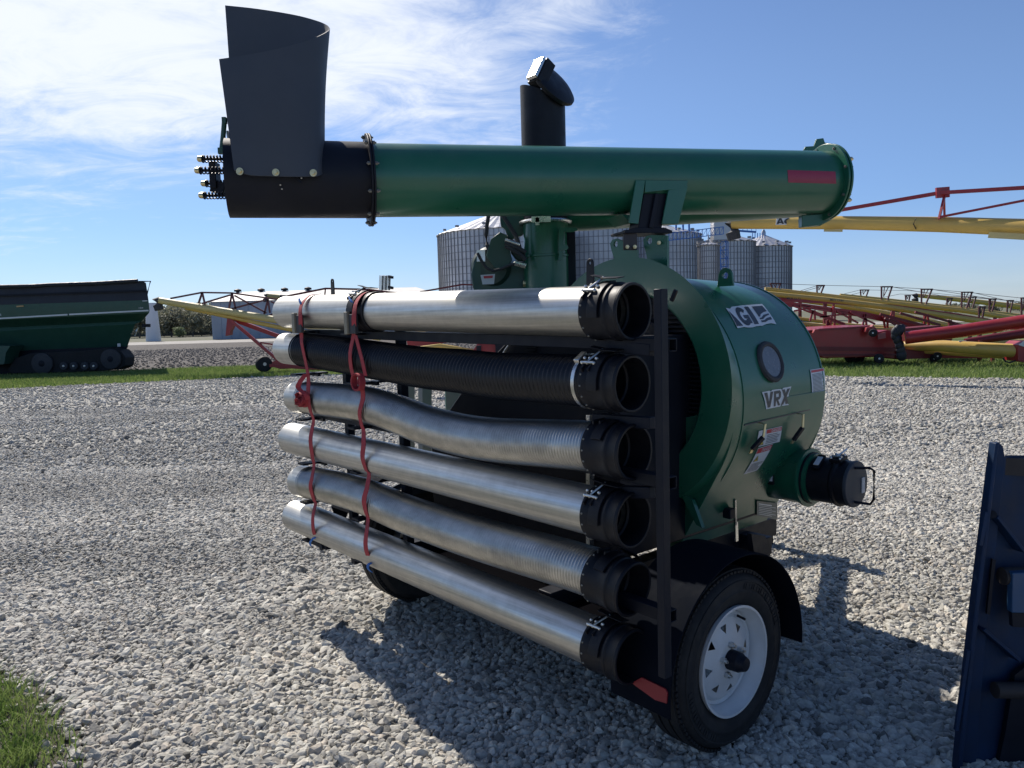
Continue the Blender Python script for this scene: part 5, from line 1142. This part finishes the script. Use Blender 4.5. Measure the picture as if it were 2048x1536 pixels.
# ---- distant trees
def tree(name, x, D, ytop, wpx, mt, label, group, seed, dens=900, twig=.10):
    r_ = random.Random(seed); b0 = base(x, D); H = at(x, ytop, D).z; Wd = wpx*D/F/2
    t_ = thing(name, b0, label, "tree", group); tk = MB(); tk.tube([b0, b0+Z*H*.25+X*r_.uniform(-.2, .2), b0+Z*H*.55+X*r_.uniform(-.4, .4), b0+Z*H*.95], lambda i: (.22, .16, .10, .02)[i]*H/9, 7)
    for k in range(16):
        z0 = H*r_.uniform(.18, .7); a = r_.uniform(0, 6.28); e_ = V((math.cos(a), math.sin(a), r_.uniform(.7, 1.5))).normalized(); l_ = Wd*r_.uniform(.6, 1.1)
        tk.tube([b0+Z*z0, b0+Z*z0+e_*l_*.6, b0+Z*z0+e_*l_*1.1+Z*l_*.2], lambda i: (.06, .035, .01)[i]*H/9, 5)
    tk.build("trunk", m_bark, t_)
    cr_m = MB(); cl_ = [(V((r_.gauss(0, .42)*Wd, r_.gauss(0, .42)*Wd, H*(.30+.62*r_.random()**.8))), r_.uniform(.16, .34)*Wd) for _ in range(26)]
    for k in range(dens):
        c, q = r_.choice(cl_); p = b0+c+V((r_.gauss(0, q), r_.gauss(0, q), r_.gauss(0, q*1.1)))
        if p.z > H*1.02 or p.z < H*.12: continue
        d1 = V((r_.gauss(0, 1), r_.gauss(0, 1), r_.gauss(0, 1)+.6)).normalized(); d2 = d1.cross(V((r_.gauss(0, 1), r_.gauss(0, 1), r_.gauss(0, 1)))).normalized(); s1, s2 = twig*r_.uniform(1.2, 3.4), twig*r_.uniform(.4, 1.1)
        cr_m.v += [p-d1*s1, p+d2*s2, p+d1*s1, p-d2*s2]; o_ = len(cr_m.v)-4; cr_m.f.append((o_, o_+1, o_+2, o_+3))
    cr_m.build("crown", mt, t_, smooth=0)
tl = [(238, 150, 632, 44), (262, 146, 627, 40), (281, 140, 612, 36), (300, 150, 624, 40), (322, 145, 622, 42), (345, 142, 611, 44), (368, 148, 614, 44), (388, 140, 609, 40), (405, 146, 617, 40), (424, 150, 612, 40), (330, 158, 616, 46), (376, 160, 610, 48), (412, 158, 606, 40)]
for i, (x, D, yt, wp) in enumerate(tl): tree("bare_tree", x, D, yt, wp*1.25, m_leaf, "sparsely leaved grey green tree in the row behind the field", "trees in the row behind the field", i, 1500, .16)
tree("pale_bush", 361, 132, 655, 20, m_leafp, "pale blossoming bush beside the white pickup truck", None, 77, 700, .12)
for i, (x, D, yt, wp) in enumerate([(1690, 190, 607, 22), (1712, 190, 601, 24), (1740, 200, 604, 26), (1790, 190, 603, 24), (1900, 180, 600, 26), (1935, 185, 600, 30), (1985, 190, 603, 30), (2030, 180, 598, 30)]): tree("far_tree", x, D, yt+8, wp*1.3, m_leaf, "small distant tree seen through the auger frames on the right", "distant trees on the right", 100+i, 450, .2)
hg = struct(MB().prism([V((-170, 165, 0)), V((-40, 165, 0)), V((-40, 165, 2.2)), V((-100, 165, 3.2)), V((-170, 165, 2.6))], Y*8).build("far_hedge_bank", mat("hedge_bank", (.07, .075, .06), .95, 0, .3, .3)))
hg['kind'] = 'structure'

# ---- augers, left
def px_tube(b, pts, wpx, n=20):
    P = [at(x, y, D) for x, y, D in pts]; b.tube(P, lambda i: wpx*pts[i][2]/F/2 if not isinstance(wpx, (list, tuple)) else wpx[i]*pts[i][2]/F/2, n); return b
def truss(b, segs, D, w_):
    for s_ in segs:
        for (xa, ya), (xb, yb) in zip(s_[:-1], s_[1:]): b.bar(at(xa, ya, D), at(xb, yb, D), w_)
    return b
def spout(par, x, y, D, r_px, ang, name="rubber_spout"):
    c = at(x, y, D); r_ = r_px*D/F; d = V((math.cos(ang), 0, -math.sin(ang)))
    return MB().tube([c+X*r_*.9+Z*r_*.25, c, c+d*r_*1.0, c+d*r_*2.1-Z*r_*.2], lambda i: (r_*.8, r_*1.1, r_*1.15, r_*1.05)[i], 20).build(name, m_rubber, par)
a1 = thing("grain_auger", base(527, 27), "yellow auger with red wheeled undercarriage, its black spout beside the grain cart", "auger")
px_tube(MB(), [(318, 601, 27), (560, 641, 26), (760, 674, 25)], [13, 14.5, 15.5]).build("auger_tube", m_yelf, a1)
px_tube(MB(), [(372, 616, 26.9), (560, 655, 26), (760, 694, 25)], [7, 8.5, 10]).build("under_tube", m_yel, a1)
spout(a1, 313, 602, 27, 8, R(75))
truss(MB(), [[(341, 597), (404, 585), (464, 586), (640, 611)], [(404.5, 585), (397, 607)], [(404.5, 585), (410, 609)], [(464, 586), (457.5, 620)], [(464, 586), (472, 620)], [(536, 599), (527, 634)], [(536, 599), (540, 626)], [(404, 607), (461, 590)], [(469, 591), (533, 626)], [(462, 618), (530, 600)], [(542, 603), (620, 640)], [(540, 630), (600, 611)]], 26.6, .055).build("truss", mat("maroon_steel", (.10, .03, .035), .5), a1)
und = MB(); und.bar(at(463, 641, 26.3), at(556, 720, 26.3), .10, .10); und.bar(at(461, 637, 26.8), at(740, 740, 26.8), .12, .14); und.bar(at(556, 716, 26.3), at(575, 694, 26.3), .04); und.bar(at(521, 685, 26.4), at(585, 695, 26.4), .05)
outline(und, [(454, 637), (468, 638), (467, 650), (461, 662), (460, 670), (451, 672)], 26.4, .25); outline(und, [(544, 724), (556, 718), (580, 720), (604, 736), (560, 738), (544, 733)], 26.2, .12)
und.bar(at(540, 731, 26.2), at(800, 748, 26.2), .10); und.build("undercarriage", m_red, a1)
def wheel_s(par, x, y, D, r_px, w_, turn=.35, rimm=m_cream, name="wheel"):
    c = at(x, y, D); r_ = r_px*D/F; ax = V((-math.sin(turn), -math.cos(turn), 0))
    T = MB().lathe(c-ax*w_/2, c+ax*w_/2, [(0, r_*.6), (.01, r_*.9), (w_*.25, r_), (w_*.75, r_), (w_-.01, r_*.9), (w_, r_*.6)], 32).build(name, m_tyre, par)
    R_ = MB().lathe(c+ax*(w_/2-.015), c+ax*(w_/2+.003), [(0, r_*.58), (.012, r_*.62), (.013, r_*.5), (.004, r_*.45), (.018, r_*.15)], 24).build("rim", rimm, T); return T
wheel_s(a1, 527.6, 728, 26.2, 16, .28, -.55)
a2 = thing("grain_auger", base(700, 42), "pale yellow auger whose brown spout shows in front of the shed roof", "auger")
px_tube(MB(), [(536, 591, 40), (640, 603, 39.5), (900, 633, 39)], [9, 10, 11]).build("auger_tube", m_yelf, a2); spout(a2, 531, 592, 40, 5, R(85)); 
px_tube(MB(), [(561, 594.2, 39.6), (584, 597, 39.6)], [10.5, 10.7]).build("marking_band", m_ink, a2)
truss(MB(), [[(575, 592), (651, 577), (737, 579), (900, 600)]], 39.5, .09).build("truss", m_reddk, a2)
truss(MB(), [[(651, 577), (648, 604)], [(737, 579), (733, 613)]], 39.5, .06).bar(at(880, 632, 39), V((at(880, 632, 39).x, 39, 0)), .15).build("truss_post", m_reddk, a2)
a3 = thing("grain_auger", base(930, 30), "auger behind the top pipe, showing a thin dark truss line", "auger")
truss(MB(), [[(840, 584), (925, 569), (1060, 573)]], 30, .06).build("truss", m_reddk, a3)
px_tube(MB(), [(790, 662, 30), (1010, 688, 30)], [11, 12]).build("auger_tube", m_yel, a3); MB().bar(at(1000, 690, 30), V((at(1000, 690, 30).x, 30, 0)), .15).build("stand", m_reddk, a3)
sw = thing("swing_hopper", base(930, 17), "red auger hopper and gearbox glimpsed between the two top pipes", "auger hopper")
MB().prism([at(x, y, 17) for x, y in ((812, 676), (868, 666), (945, 672), (905, 684), (840, 692), (815, 690))], Y*.5).build("ramp", m_red, sw)
px_tube(MB(), [(815, 700, 16.8), (880, 692, 16.8), (955, 704, 16.8)], [9, 10, 10]).build("intake_tube", m_yel, sw)
MB().prism([at(x, y, 16.5) for x, y in ((943, 706), (962, 676), (975, 673), (1000, 678), (1016, 684), (1016, 712), (960, 714))], Y*.6).build("gearbox", m_red, sw, bev=.01)
MB().box(at(958, 698, 16.4), X*.05, Y*.05, Z*.07).box(at(1000, 694, 16.4), X*.10, Y*.05, Z*.12).build("motor", m_black, sw); MB().bar(at(985, 712, 16.7), V((at(985, 712, 16.7).x, 16.7, 0)), .2).build("stand", m_reddk, sw)

# ---- augers, right: the big raised tube
b1 = thing("grain_auger", at(2400, 470, 14)*1, "large yellow auger raised highest on the right, with a red truss and lettering", "auger"); 
TB = [(1466, 446, 19.7), (1680, 445.5, 18.2), (1880, 449, 16.8), (2048, 455, 15.6), (2600, 480, 12.5)]
def tbw(i): return (23, 26, 30, 34, 44)[i]
MB().tube([at(*p) for p in TB], lambda i: tbw(i)*TB[i][2]/F/2, 32).build("auger_tube", m_yel, b1)
spout(b1, 1462, 452, 19.75, 12, R(75))
trb = MB(); trs = [(1676, 421, 18.2), (1881, 385.5, 16.8), (2048, 375.5, 15.6), (2500, 372, 13)]
for p, q in zip(trs[:-1], trs[1:]): trb.bar(at(*p), at(*q), .075, .075)
trb.bar(at(1890, 388, 16.8), at(1878, 438, 16.6), .045); trb.bar(at(1888, 390, 16.8), at(1889, 430, 17.1), .045); trb.bar(at(1880, 434, 16.6), at(2048, 401, 15.6), .045); trb.bar(at(2048, 401, 15.6), at(2200, 378, 14.7), .045); trb.bar(at(1872, 386, 16.8), at(1898, 384, 16.8), .06, .22)
trb.build("truss", m_red, b1)
MB().bar(at(1648, 461, 18.2), at(1685, 461.5, 18), .05, .05).bar(at(1978, 470, 15.9), at(2400, 492, 13.2), .06, .12).build("under_rail", m_yelf, b1)
MB().tube([at(1832, 437, 16.9), at(1827, 448, 16.85), at(1832, 458, 17.0)], .012, 6).build("hose_clip", m_rust, b1)
ag = MB().prism([at(x, y, 18.79) for x, y in ((1553, 437), (1596, 435), (1597, 449), (1551, 450))], -Y*.01).build("logo_decal", m_label, b1)
def agm(u, v, lift=0.0): return at(1553+42*u, 448.5-1.5*u-11.5*v, 18.77)
for ch_, bx_ in (("A", (0, .02, .36, 1)), ("G", (.37, .02, .72, 1)), ("I", (.77, .02, .93, 1))): decal_poly(agm, glyph(ch_, bx_, .25 if ch_ != "A" else .0), "letter", m_ink, ag, 0)
lgx = MB(); q_ = at(2420, 480, 13.4); lgx.bar(q_, V((q_.x, 13.4, 0)), .15); lgx.bar(q_, V((q_.x+2, 14.5, 0)), .12); lgx.build("undercarriage", m_red, b1)

# rows of parked augers beyond the hopper
def auger(name, label, tube, w0, w1, trs=[], spo=None, towers=[], tcol=m_yel, leg=None, writing=None, xb=None):
    D = tube[-1][2]; t_ = thing(name, base(tube[-1][0], D), label, "auger", "augers parked in rows on the grass")
    P = [at(*p) for p in tube]; k = len(tube)-1
    MB().tube(P, lambda i: (w0+(w1-w0)*i/k)*tube[i][2]/F/2, 20).build("auger_tube", tcol, t_)
    if trs:
        b_ = MB()
        for s_, w_ in trs:
            for (xa, ya), (xb_, yb) in zip(s_[:-1], s_[1:]): b_.bar(at(xa, ya, tube[0][2]), at(xb_, yb, tube[0][2]), w_)
        b_.build("truss", m_red, t_)
    for (xa, xb_, yt, xc, xd, yb) in towers:
        b_ = MB(); D_ = tube[0][2]; b_.bar(at(xa, yt, D_), at(xb_, yt, D_), .10, .05); b_.bar(at(xa+1, yt, D_), at(xc, yb, D_), .05); b_.bar(at(xb_-1, yt, D_), at(xd, yb-1, D_), .05)
        m0 = (xa*.7+xb_*.3); m1 = (xa*.35+xb_*.65); b_.bar(at(m0, yt, D_), at((xc+xd)/2, yt+(yb-yt)*.5, D_), .025); b_.bar(at(m1, yt, D_), at((xc+xd)/2, yt+(yb-yt)*.5, D_), .025)
        b_.build("cable_tower", m_maroon, t_)
    if spo: spout(t_, *spo)
    if leg:
        b_ = MB()
        for (x, y, D_) in leg: p = at(x, y, D_); b_.bar(p, V((p.x, D_, 0)), .10)
        b_.build("support_leg", m_reddk, t_)
    if writing: 
        s_, x, y, D_, h, sl = writing; dx = (at(x+50, y+50*sl, D_)-at(x, y, D_)).normalized(); text3(s_, at(x, y, D_), h, t_, m_ink, xdir=dx, shear=.2, bold=.02)
    return t_
m_maroon = mat("maroon_truss", (.075, .018, .022), .5)
def cables(segs, D, label):
    t_ = None
    b_ = MB()
    for s_ in segs:
        for (xa, ya), (xb_, yb) in zip(s_[:-1], s_[1:]): b_.bar(at(xa, ya, D), at(xb_, yb, D), .016)
    return b_
y1 = auger("grain_auger", "yellow auger at the back of the row, with the tallest black cable towers above it", [(1530, 578, 30), (1640, 590, 30), (1743, 602, 30), (1919, 620, 30), (2060, 641, 30)], 8.5, 10.5,
      towers=[(1540, 1562, 567, 1546, 1556, 582), (1633, 1649, 571, 1634, 1641, 590), (1762, 1785, 573.5, 1763, 1771, 613), (1842, 1865, 578.5, 1843, 1850, 613), (1923, 1945, 584.5, 1923, 1932, 620), (1978, 1992, 598, 1979, 1984, 624), (2042, 2060, 596, 2043, 2049, 640)], leg=[(1700, 600, 30), (1990, 632, 30)])
cables([[(1500, 582), (1545, 567), (1640, 570.5), (1773, 573.5), (1853, 578), (1934, 584.5), (2051, 597)], [(1590, 585), (1635, 571)], [(1600, 585), (1649, 571)], [(1785, 574), (1880, 591), (1979, 598)], [(1865, 579), (1985, 598), (2060, 606)], [(1945, 585), (2060, 612)]], 30, '').build("tension_cables", m_maroon, y1)
y1b = auger("grain_auger", "yellow auger behind the tall cable towers with the second, lower line of towers", [(1680, 590, 36), (1760, 598, 36), (1900, 614, 36), (2060, 634, 36)], 6, 8,
      towers=[(1720, 1738, 580, 1722, 1731, 598), (1810, 1821, 591, 1812, 1817, 606), (1893, 1905, 597, 1894, 1899, 613), (1937, 1953, 594, 1938, 1945, 617), (2014, 2027, 601, 2014, 2020, 627)], leg=[(1850, 609, 36), (2040, 632, 36)])
cables([[(1650, 597), (1720, 580), (1738, 580), (1815, 581), (1945, 594), (2020, 601), (2060, 606)], [(1670, 597), (1738, 581)], [(1760, 596), (1800, 588), (1937, 594)]], 36, '').build("tension_cables", m_maroon, y1b)
auger("grain_auger", "yellow auger with black model lettering, just above the dark red truss", [(1530, 587, 27), (1659, 600, 27), (1788, 616, 27), (1947, 640, 27), (2060, 658, 27)], 10.5, 13, towers=[(1957, 1970, 614, 1958, 1964, 640)],
      trs=[([(1500, 595), (1570, 600), (1672, 605), (1788, 613), (1912, 630), (2060, 655)], .12), ([(1788, 613), (1780, 637)], .06), ([(1788, 613), (1787, 640)], .06), ([(1668, 606), (1665, 620)], .06), ([(1958, 637), (1958, 660)], .12)], leg=[(1650, 599, 27), (1960, 642, 27)], writing=("MKX 13-74", 1573, 598.5, 26.7, .075, .075))
auger("grain_auger", "shaded ochre auger sloping down behind the dark red truss towards the green bag", [(1570, 597, 29), (1680, 611, 29), (1813, 634, 29), (1960, 664, 29)], 9, 12, tcol=m_yel, leg=[(1600, 601, 29), (1940, 660, 29)], writing=("MKX 13-84", 1660, 601.5, 26.75, .072, .085))
auger("grain_auger", "long pale yellow auger standing alone against the sky, its dark spout highest at the left", [(1833, 591, 40), (1890, 596.5, 40), (1960, 604, 40), (2060, 616, 40)], 7.5, 11, spo=(1829, 592, 40, 5.5, R(80)), leg=[(2055, 616, 40)])
auger("grain_auger", "low yellow auger whose middle shows above the red hopper, upper of two", [(1590, 636, 28), (1690, 649, 28), (1763, 655, 28), (1850, 663, 28)], 7, 8, leg=[(1600, 638, 28), (1840, 662, 28)])
auger("grain_auger", "low yellow auger resting just behind the top edge of the red hopper", [(1590, 647, 26.5), (1690, 656, 26.5), (1763, 659, 26.5), (1850, 664, 26.5)], 9, 9, leg=[(1600, 648, 26.5), (1840, 663, 26.5)], writing=("13-70", 1612, 655.5, 26.2, .07, .03))
rtl = thing("auger_truss_frame", base(1750, 25), "dark red truss frame of criss-cross struts behind the red hopper", "auger frame")
truss(MB(), [[(1540, 602), (1577, 606), (1726, 626), (1862, 655)], [(1540, 608), (1600, 612), (1726, 632), (1860, 660)]], 25.2, .09).build("chords", m_red, rtl)
truss(MB(), [[(1626, 620), (1620, 642)], [(1629, 620), (1630, 640)], [(1668, 612), (1660, 654)], [(1670, 620), (1669, 652)], [(1731, 628), (1725, 652)], [(1731, 628), (1733, 652)], [(1587, 612), (1694, 652)], [(1600, 612), (1690, 648)], [(1674, 622), (1716, 646)], [(1700, 624), (1750, 648)], [(1588, 622), (1626, 614)], [(1640, 634), (1690, 628)], [(1766, 632), (1770, 656)], [(1775, 634), (1775, 656)], [(1850, 628), (1848, 655)], [(1855, 628), (1858, 655)]], 25.1, .055).build("struts", m_red, rtl)
truss(MB(), [[(1770, 636), (1800, 655)], [(1780, 636), (1815, 655)], [(1760, 628), (1870, 656)], [(1800, 626), (1880, 650)], [(1895, 640), (1920, 660)], [(1830, 624), (1930, 652)]], 24.8, .07).build("braces", m_reddk, rtl)
for x in (1655, 1900): p_ = at(x, 640, 25.2); MB().bar(p_, V((p_.x, 25.2, 0)), .09).build("leg", m_reddk, rtl)
# red swing hopper with castors
rh = thing("swing_hopper", base(1710, 22), "long red auger hopper on small castor wheels, right behind the green blower housing", "auger hopper")
RHp = [(1600, 664), (1640, 657), (1744, 651), (1752, 655), (1757, 664), (1775, 660), (1793, 662), (1795, 718), (1758, 714), (1646, 716), (1610, 690)]
rhb = MB().prism([at(x, y, 22) for x, y in RHp], Y*2.2).build("trough", m_red, rh, bev=.02)
MB().bar(at(1600, 697, 21.96), at(1795, 699, 21.96), .04, .11).bar(at(1600, 663, 21.97), at(1745, 653, 21.97), .05, .04).bar(at(1620, 710, 21.95), at(1795, 709, 21.95), .05, .05).build("rib", m_reddk, rhb)
MB().prism([at(x, y, 21.9) for x, y in ((1756, 668), (1771, 664), (1772, 676), (1756, 679))], Y*.02).build("pink_panel", mat("faded_red_panel", (.32, .12, .12), .5), rhb)
for pts in (((1626, 666), (1630, 659), (1638, 658), (1637, 664)), ((1730, 664), (1734, 655), (1744, 653), (1747, 649), (1750, 662), (1744, 665))): MB().prism([at(x, y, 21.8) for x, y in pts], Y*.15).build("lift_lug", m_red, rhb)
wheel_s(rh, 1746, 666, 21.7, 8, .12, .5, m_label, "castor_wheel"); wheel_s(rh, 1758, 717, 21.6, 9.5, .14, .3, m_label, "castor_wheel"); wheel_s(rh, 1875, 712, 21.6, 8, .12, .4, m_label, "castor_wheel"); wheel_s(rh, 1868, 717, 21.9, 8, .12, .4, m_label, "castor_wheel"); wheel_s(rh, 1709, 711, 23.3, 19, .3, .1, m_cream, "transport_wheel")
MB().prism([at(x, y, 21.9) for x, y in ((1795, 690), (1815, 700), (1980, 712), (1976, 717), (1870, 716), (1795, 719))], Y*.8).build("low_trough", m_reddk, rh)
MB().bar(at(1985, 716, 22), V((at(1985, 716, 22).x, 22, 0)), .08).build("stand", m_reddk, rh)
# rear red hopper behind
MB().prism([at(x, y, 23.4) for x, y in ((1808, 657), (1880, 651), (1912, 660), (1900, 690), (1810, 690))], Y*.8).build("rear_trough", m_reddk, rh)
bg = MB(); r_ = random.Random(5)
bagp = [(1789, 672, 7), (1791, 665, 9), (1797, 661, 10), (1804, 657, 7), (1795, 678, 9), (1799, 690, 9), (1801, 700, 9), (1803, 710, 10)]
for x, y, q in bagp:
    c = at(x, y, 21.4); bg.ball(c, q*21.4/F, 12, V((1, .8, 1.3)))
bag = bg.build("wrapped_motor", m_tarp, origin=base(1798, 21.4)); tag(bag, "dark motor wrapped in plastic where the big red tube meets the hopper", "motor")
rd = thing("red_auger_tube", base(1950, 21.5), "thick dark red auger tube rising to the right edge", "auger")
px_tube(MB(), [(1810, 676, 21.3), (1930, 661, 20.8), (2060, 641, 20)], [25, 26, 27], 32).build("upper_tube", m_red, rd)
px_tube(MB(), [(1930, 684, 22.3), (2060, 665, 22)], [14, 20], 24).build("lower_tube", m_reddk, rd)
MB().tube([at(2004, 641, 20.35), at(2000, 652, 20.3), at(2002, 666, 20.4)], .012, 6).build("cable_clip", m_zinc, rd)
for x in (2055, 1960): p_ = at(x, 680, 22.1); MB().bar(p_, V((p_.x, 22.1, 0)), .09).build("support_leg", m_reddk, rd)
yl = thing("yellow_auger_tube", base(1940, 20.6), "thick yellow auger tube low over the grass with a red end box", "auger")
px_tube(MB(), [(1800, 692, 22.4), (1886, 692, 21.3), (2037, 702, 20.2)], [18, 23, 28], 32).build("upper_tube", m_yel, yl)
px_tube(MB(), [(1810, 701, 22.3), (2037, 714, 20.4)], [8, 11], 20).build("lower_tube", m_yel, yl)
px_tube(MB(), [(1960, 683, 23), (2060, 684, 23)], [10, 12], 20).build("rear_tube", m_yelf, yl)
eb_ = MB().prism([at(x, y, 20.0) for x, y in ((2036, 690), (2048, 682), (2120, 684), (2120, 735), (2036, 722))], Y*.6).build("end_box", m_red, yl)
MB().prism([at(x, y, 19.97) for x, y in ((2037, 690), (2048, 682), (2060, 683), (2050, 694))], Y*.01).build("white_patch", m_label, eb_)
p_ = at(2080, 720, 20.2); MB().bar(p_, V((p_.x, 20.2, 0)), .1).build("stand", m_reddk, yl)
MB().tube([at(x, y, 20.1) for x, y in ((2006, 716), (2011, 723), (2020, 725), (2032, 721), (2040, 722))], .022, 6).build("loose_hose", m_rubber, yl)
MB().box(at(1925, 684, 21.0), X*.10, Y*.01, Z*.04).build("painted_sun_patch", m_label, yl)  # white plate painted as a patch of sun on the tube

# ================================================================== BLUE BUCKET AT THE RIGHT EDGE
bk = thing("loader_bucket", V((1.95, 2.6, 0)), "dark blue steel bucket standing on end at the right edge of the gravel", "bucket")
def bp_(x, y, D): return at(x, y, D)
sp_ = [(1989, 887), (1996, 884), (2006, 892), (2011, 918), (1992, 1100), (1975, 1250), (1962, 1400), (1950, 1560), (1948, 1700), (1912, 1700), (1911, 1560), (1914, 1480), (1930, 1340), (1950, 1180), (1968, 1040), (1980, 940)]
MB().prism([at(x, y, 2.62) for x, y in sp_], Y*.012).build("side_plate", m_blue, bk, bev=.002)
MB().prism([at(x, y, 2.58) for x, y in ((1992, 886), (1985, 940), (1955, 1180), (1925, 1440), (1916, 1536), (1915, 1700), (1925, 1700), (1926, 1536), (1935, 1440), (1964, 1180), (1993, 940), (1999, 887))], Y*.04).build("edge_flange", m_blue, bk, bev=.004)
for y0, y1_ in ((1024, 1090), (1300, 1460)): MB().bar(at(1975-(y0-1000)*.13, y0, 2.575), at(1972-(y1_-1000)*.13, y1_, 2.575), .012, .012).build("weld_bead", m_blue, bk)
MB().prism([at(2004, 914, 2.635), at(2600, 918, 3.0), at(2600, 1800, 3.0), at(1940, 1800, 2.635), at(1946, 1560, 2.635), at(1958, 1400, 2.635), at(1970, 1250, 2.635), at(1986, 1100, 2.635)], V((.0, .02, 0))).build("back_sheet", m_blue, bk)
MB().prism([at(2010, 916, 2.64), at(2600, 935, 2.5), at(2600, 980, 2.5), at(2009, 950, 2.64)], Y*.02).build("top_lip", m_rust, bk)
MB().prism([at(2010, 916, 2.64), at(2600, 925, 2.9), at(2600, 918, 3.3), at(2030, 916, 3.0)], Z*.01).build("top_sheet", m_blue, bk)
MB().cyl(at(2004, 1152, 2.60), at(2500, 1152, 2.62), .030, 24).build("cross_tube", m_rust, bk)
MB().cyl(at(1990, 1380, 2.60), at(2500, 1384, 2.62), .028, 24).build("cross_tube", m_rust, bk)
MB().prism([at(x, y, 2.56) for x, y in ((2026, 1146), (2200, 1140), (2200, 1230), (2024, 1226))], Y*.03).build("hitch_pad", m_bluel, bk, bev=.003)
MB().prism([at(x, y, 2.57) for x, y in ((2024, 1226), (2200, 1230), (2200, 1262), (2026, 1254))], Y*.02).build("pad_edge", m_black, bk)
MB().bar(at(1984, 1030, 2.61), at(2038, 1100, 2.64), .05, .012).build("brace", m_blue, bk, bev=.002)
MB().bar(at(1958, 1254, 2.61), at(2030, 1316, 2.64), .05, .012).build("brace", m_blue, bk, bev=.002)
MB().cyl(at(1985, 1029, 2.59), at(1985, 1029, 2.63), .014, 12).build("pin", m_black, bk)
MB().prism([at(x, y, 2.60) for x, y in ((1985, 1118), (1992, 1120), (1980, 1230), (1974, 1228))], Y*.01).build("side_gusset", m_black, bk)
MB().prism([at(x, y, 2.63) for x, y in ((2010, 1470), (2030, 1350), (2055, 1330), (2200, 1340), (2200, 1560), (1990, 1560))], Y*.02).build("lower_bracket", m_black, bk)
